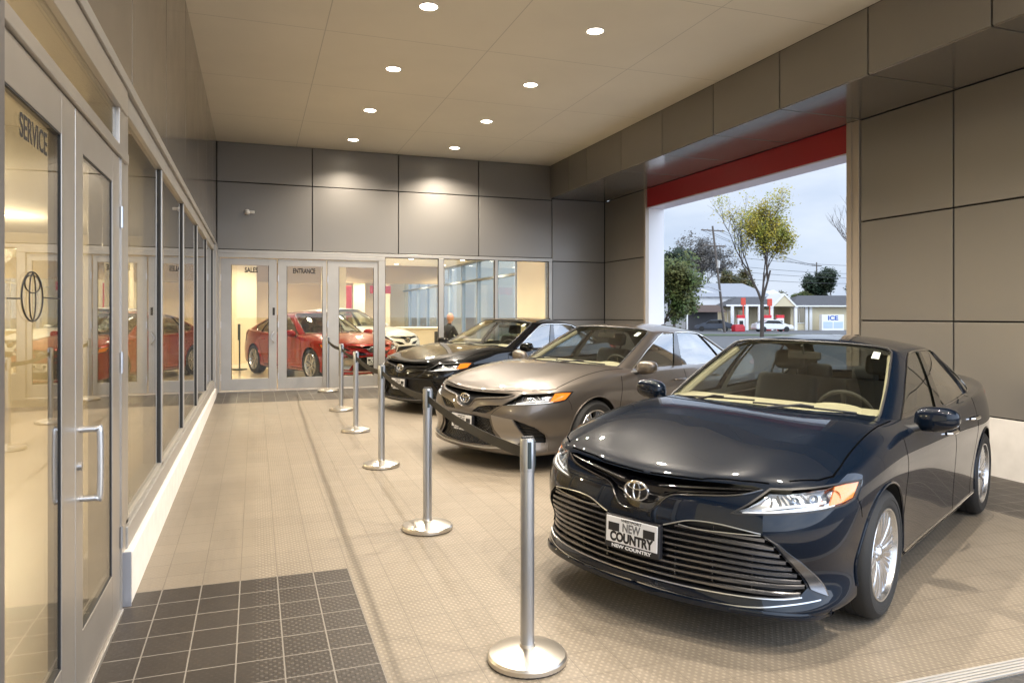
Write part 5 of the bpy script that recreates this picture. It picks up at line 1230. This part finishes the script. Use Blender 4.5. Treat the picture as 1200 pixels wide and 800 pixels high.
# utility poles and wires
WOOD = mat('pole_wood', (.13, .11, .095), .9)
def upole(u0, u1, D, ztop, lab, r=.15, arms=(0,), w=1.3):
    x0, y0 = at(u0, D); x1, y1 = at(u1, D); r_ = empty('utility_pole', (x0, y0, gz(x0, y0))); tag(r_, lab, 'utility pole')
    top = Vector((x1-x0, y1-y0, ztop-gz(x0, y0))); MB().tube([(0, 0, -.5), top], [r, r*.7], 12).build('pole', WOOD, r_, True)
    d_ = Vector((math.cos(YAW), -math.sin(YAW), 0)); T = []
    for dz in arms:
        c0 = top*(1-dz/top.z); c0.z -= .3; a_ = MB().box(-w, w, -.06, .06, -.06, .06); o = a_.build('crossarm', WOOD, r_); o.location = c0; o.rotation_euler = (0, R(3), -YAW)
        for q in (-.85, -.45, .45, .85):
            MB().lathe([(.05, .06), (.06, .14), (.03, .2), (0, .2)], 'z', 10, c=(q*w, 0, 0)).build('insulator', GREYM, o)
            T.append(Vector((x0, y0, gz(x0, y0)))+c0+d_*q*w)
    return r_, T, Vector((x0, y0, gz(x0, y0)))+top
p1, T1, top1 = upole(850, 835, 80, 11.4, 'leaning wooden utility pole with crossarms outside the opening', arms=(.2, 1.9))
p2, T2, top2 = upole(957, 957, 125, 10.6, 'thin distant utility pole above the gas station roof', r=.14, arms=(.3,), w=.9)
sl_ = MB().tube([(0, 0, 0), (-1.4, .3, .5), (-2.4, .5, .35)], .05, 6).box(-3.0, -2.2, .35, .6, .25, .38, .03).build('street_lamp_arm', mat('lamp_arm_grey', (.45, .45, .45), .5), p1); sl_.location = (-.6, 0, 4.6)
tb = MB().lathe([(.22, 0), (.22, .8), (0, .85)], 'z', 14).build('transformer', GREYM, p1, True); tb.location = (-.75, .3, 7.2)
wires = []
def wire(a_, b2, sag, lab):
    n = 16; o = MB().tube([a_.lerp(b2, k/n)-Vector((0, 0, sag*4*(k/n)*(1-k/n))) for k in range(n+1)], .022, 5).build('power_line', M_['black']); tag(o, lab, 'wire', 'power lines between the utility poles')
off = lambda u, D, z: Vector((*at(u, D), z))
for k, q in enumerate(T2): wire(T1[min(k, 3)], q, .6, 'thin black power line between the two utility poles, %s of four' % ['first', 'second', 'third', 'last'][k])
for k, (z1, z2) in enumerate(((8.2, 8.0), (7.2, 7.0), (6.6, 6.5), (5.8, 5.9))):
    wire(off(840, 80, z1), off(1080, 95, z2), .5, 'thin black cable crossing above the gas station roof, %s one' % ['highest', 'second highest', 'third', 'lowest'][k]); wire(off(700, 75, z1+.3), off(841, 80, z1), .5, 'thin black cable running left from the leaning pole, %s one' % ['highest', 'second highest', 'third', 'lowest'][k])
# gas station
GYEL = mat('station_cream', (.62, .54, .36), .7, noise=.03); ROOFG = mat('shingle_grey', (.085, .083, .085), .9, noise=.2, bump=.4, nscale=9); WTR = mat('white_trim', (.78, .78, .76), .5)
SD = 92; gx0, gy0 = at(925, SD); gs = empty('gas_station', (gx0, gy0, gz(gx0, gy0)), -YAW); tag(gs, 'cream gas station shop with grey roof, gable and white columns', 'building')
S = SD/FPX # metres per pixel there
def U(u): return (u-925)*S
def Z(v): return (368-v)*S+HC-gz(gx0, gy0)
MB().box(U(930), U(1040), 1, 9, 0, Z(359)).build('wall', GYEL, gs); MB().box(U(852), U(930), 4, 9.2, 0, Z(359)).build('wall', GYEL, gs)
def hip(x0, x1, y0_, y1_, z0, z1, ins): return MB().prism([(x0, y0_, z0), (x1, y0_, z0), (x1-ins, (y0_+y1_)/2, z1), (x0+ins, (y0_+y1_)/2, z1)], (0, .001, 0))
def roofm(x0, x1, y0_, y1_, z0, z1, ins):
    m = MB(); V = [m.bm.verts.new(p) for p in ((x0, y0_, z0), (x1, y0_, z0), (x1, y1_, z0), (x0, y1_, z0), (x0+ins, (y0_+y1_)/2, z1), (x1-ins, (y0_+y1_)/2, z1))]
    for f in ((0, 1, 5, 4), (1, 2, 5), (2, 3, 4, 5), (3, 0, 4), (3, 2, 1, 0)): m.bm.faces.new([V[i] for i in f])
    return m
roofm(U(926), U(1044), 0, 10, Z(359), Z(345), 3).build('roof', ROOFG, gs); roofm(U(850), U(932), -.4, 10, Z(358.5), Z(347), 3).build('roof', ROOFG, gs)
MB().box(U(926), U(1044), -.03, .1, Z(359.3), Z(357.8)).build('fascia', WTR, gs); MB().box(U(850), U(905), -.45, -.3, Z(358.9), Z(356.8)).build('fascia', WTR, gs)
MB().prism([(U(903), -.6, Z(359)), (U(931), -.6, Z(359)), (U(917), -.6, Z(345))], (0, 5, 0)).build('gable', GYEL, gs)
MB().prism([(U(901), -.7, Z(360)), (U(903.5), -.7, Z(360)), (U(917), -.7, Z(346)), (U(930.5), -.7, Z(360)), (U(933), -.7, Z(360)), (U(917), -.7, Z(343.5))], (0, 5.2, 0)).build('gable_trim', WTR, gs)
MB().prism([(U(905), 8, Z(350)), (U(960), 8, Z(350)), (U(933), 8, Z(337))], (0, 5, 0)).build('rear_gable', WTR, gs)
for u in (857, 874, 889, 903, 931, 948, 953): MB().box(U(u)-.18, U(u)+.18, -.5 if u < 932 else .7, -.14 if u < 932 else .98, 0, Z(359)).build('column', WTR, gs)
WIN = mat('shop_window', (.03, .04, .05), .1, emit=(1, .9, .6), es=.12)
for a_, b2, t, bt in ((934, 946, 361, 378), (864, 872, 364, 380), (877, 886, 364, 383), (905, 918, 363, 384), (940, 946, 361, 378)):
    if a_ == 940: continue
    f = MB().box(U(a_)-.1, U(b2)+.1, .93 if a_ > 930 else 3.9, 1.0 if a_ > 930 else 4.0, Z(bt)-.1, Z(t)+.1).build('window', WTR, gs); MB().box(U(a_), U((a_+b2)/2)-.04, .88 if a_ > 930 else 3.85, .925 if a_ > 930 else 3.895, Z(bt), Z(t)).box(U((a_+b2)/2)+.04, U(b2), .88 if a_ > 930 else 3.85, .925 if a_ > 930 else 3.895, Z(bt), Z(t)).build('pane', WIN, f)
im = empty('ice_freezer', (0, 0, 0)); x, y = at(977, SD-1.6); im.location = (x, y, gz(x, y)); im.rotation_euler.z = -YAW; tag(im, 'white ice freezer against the cream gas station wall', 'freezer')
MB().box(-1.5, 1.3, 0, .8, 0, 2.0, .03).build('cabinet', WTR, im); MB().box(-1.3, -.15, -.03, -.005, .3, 1.1, .01).box(.0, 1.15, -.03, -.005, .3, 1.1, .01).build('door', mat('pale_blue_door', (.45, .55, .70), .4), im); text('lettering', 'ICE', .75, mat('ice_blue', (.05, .12, .4), .5), im, (-.1, -.01, 1.55), (R(90), 0, 0), .004, .03, 1.2)
for k, (u, col) in enumerate(((868, 'red'), (914, 'red'), (899, 'white'))):
    x, y = at(u, SD-6); pr_ = empty('fuel_pump', (x, y, gz(x, y)), -YAW); tag(pr_, {868: 'red fuel pump at the left end of the gas station', 914: 'red topped white fuel pump beneath the gable', 899: 'white fuel pump beside the tree trunk'}[u], 'fuel pump', 'fuel pumps at the gas station')
    MB().box(-.55, .55, -.3, .3, 0, 2.1, .04).build('cabinet', WTR, pr_); MB().box(-.6, .6, -.32, .32, 2.1, 2.6, .03).box(-.56, .56, -.33, -.305, .1, .6).build('top_sign', mat('red_sign'), pr_); MB().box(-.3, .3, -.33, -.305, 1.1, 1.7).build('screen', GASK, pr_); pr_.scale = (.75, .75, .75)
for k, (u, v) in enumerate(((871, 351), (902, 352))):
    x, y = at(u, SD-4); o = MB().box(-.28, .28, -.1, .1, 0, .9, .03).tube([(0, 0, -4.6), (0, 0, 0)], .09, 8).build('price_sign', mat('orange_red_sign', (.60, .06, .03), .4)); o.location = (x, y, HC+(368-v-7)*S); o.rotation_euler.z = -YAW; tag(o, ['small red sign on a post at the left of the gas station', 'small red sign on a post beside the gas station gable'][k], 'sign')
# warehouses to the left
WHT = mat('warehouse_white', (.70, .71, .72), .6, noise=.04); LGREY = mat('warehouse_grey', (.40, .41, .42), .7)
x, y = at(815, 100); wh = empty('warehouse', (x, y, gz(x, y)), -YAW-.35); tag(wh, 'white metal warehouse with a low pitched pale roof at left', 'building')
m_ = MB().prism([(-8, 0, 0), (-8, 0, 4.2), (-2.2, 0, 6.3), (4.6, 0, 4.0), (4.6, 0, 0)], (0, 16, 0)); m_.build('wall', LGREY, wh)
m_ = MB().prism([(-8.4, -.3, 4.1), (-2.2, -.3, 6.35), (5.0, -.3, 3.95), (5.0, -.3, 4.2), (-2.2, -.3, 6.62), (-8.4, -.3, 4.35)], (0, 16.6, 0)); m_.build('roof', WHT, wh)
x, y = at(852, 98); w2_ = empty('warehouse', (x, y, gz(x, y)), -YAW); tag(w2_, 'long white shed behind the utility pole with grey roof', 'building')
MB().box(-5, 6, 0, 8, 0, 4.4).build('wall', WHT, w2_); roofm(-5.4, 6.4, -.4, 8.4, 4.4, 6.4, 3).build('roof', mat('pale_grey_roof', (.30, .31, .33), .7), w2_); MB().box(-1.5, .8, -.05, -.005, .2, 2.8).build('door', mat('teal_glass', (.10, .25, .28), .3), w2_)
x, y = at(824, 90); cb = empty('lean_to', (x, y, gz(x, y)), -YAW); tag(cb, 'small brown roofed lean-to in front of the white warehouse', 'shed')
MB().prism([(-2.6, -1, 2.3), (2.6, -1, 2.3), (2.2, 1, 3.1), (-2.2, 1, 3.1)], (0, .1, .12)).build('roof', mat('brown_roof', (.10, .065, .05), .8), cb)
for q in (-2.2, 2.2): MB().box(q-.08, q+.08, -.9, -.74, 0, 2.3).build('post', WTR, cb)
MB().box(-2, 2, .6, .8, 0, 2.6).build('wall', mat('dark_recess', (.06, .06, .065), .8), cb)
# grass verge and outside cars
gr = sheet('grass', [-30, 8], [0, 5], lambda x, y: 0, lambda x, y: 0, [mat('lawn', (.07, .10, .03), .9, noise=.35, nscale=3)]); x, y = at(875, 66); gr.location = (x, y, gz(x, y)+.03); gr.rotation_euler.z = -YAW; tag(gr, kind='structure')
def small_car(u, D, col, lab, rz, cat='car'):
    x, y = at(u, D); r = empty('parked_car', (x, y, gz(x, y)), -YAW+rz); tag(r, lab, cat, 'cars parked outside')
    b1 = MB().prism([(-2.2, -.85, .3), (2.2, -.85, .3), (2.25, -.85, .62), (2.0, -.85, .80), (1.1, -.85, .92), (.45, -.85, 1.38), (-.9, -.85, 1.42), (-1.6, -.85, 1.0), (-2.15, -.85, .95), (-2.25, -.85, .6)], (0, 1.7, 0)); bmesh.ops.bevel(b1.bm, geom=b1.bm.edges[:], offset=.08, segments=3, affect='EDGES')
    b1.build('body', mat('outside_'+lab.split()[0], col, .3, .2, coat=1), r, True, ang=50)
    MB().prism([(.98, -.86, .93), (.42, -.86, 1.32), (-.86, -.86, 1.34), (-1.4, -.86, 1.0)], (0, 1.72, 0)).build('window', M_['gloss'], r)
    for wx in (-1.35, 1.35):
        for wy in (-.88, .70): MB().lathe([(.31, 0), (.32, .05), (.31, .18), (0, .18)], 'y', 20, c=(wx, wy, .32)).build('wheel', M_['tyre'], r)
small_car(905, 84, (.75, .75, .74), 'white small car parked in front of the gas station', .05)
small_car(836, 86, (.05, .06, .08), 'dark small car parked beside the leaning utility pole', 2.9)
small_car(862, 82, (.45, .02, .02), 'red small car parked at the left of the gas station', .2) if False else None
mb_ = MB().box(-.7, .7, -.4, .4, 0, .7, .1).box(-.6, .6, -.3, .3, .7, .85, .05).build('red_bin', mat('red_bin_paint', (.50, .02, .03), .4)); x, y = at(865, 84); mb_.location = (x, y, gz(x, y)); tag(mb_, 'low red bin in front of the gas station forecourt', 'bin')
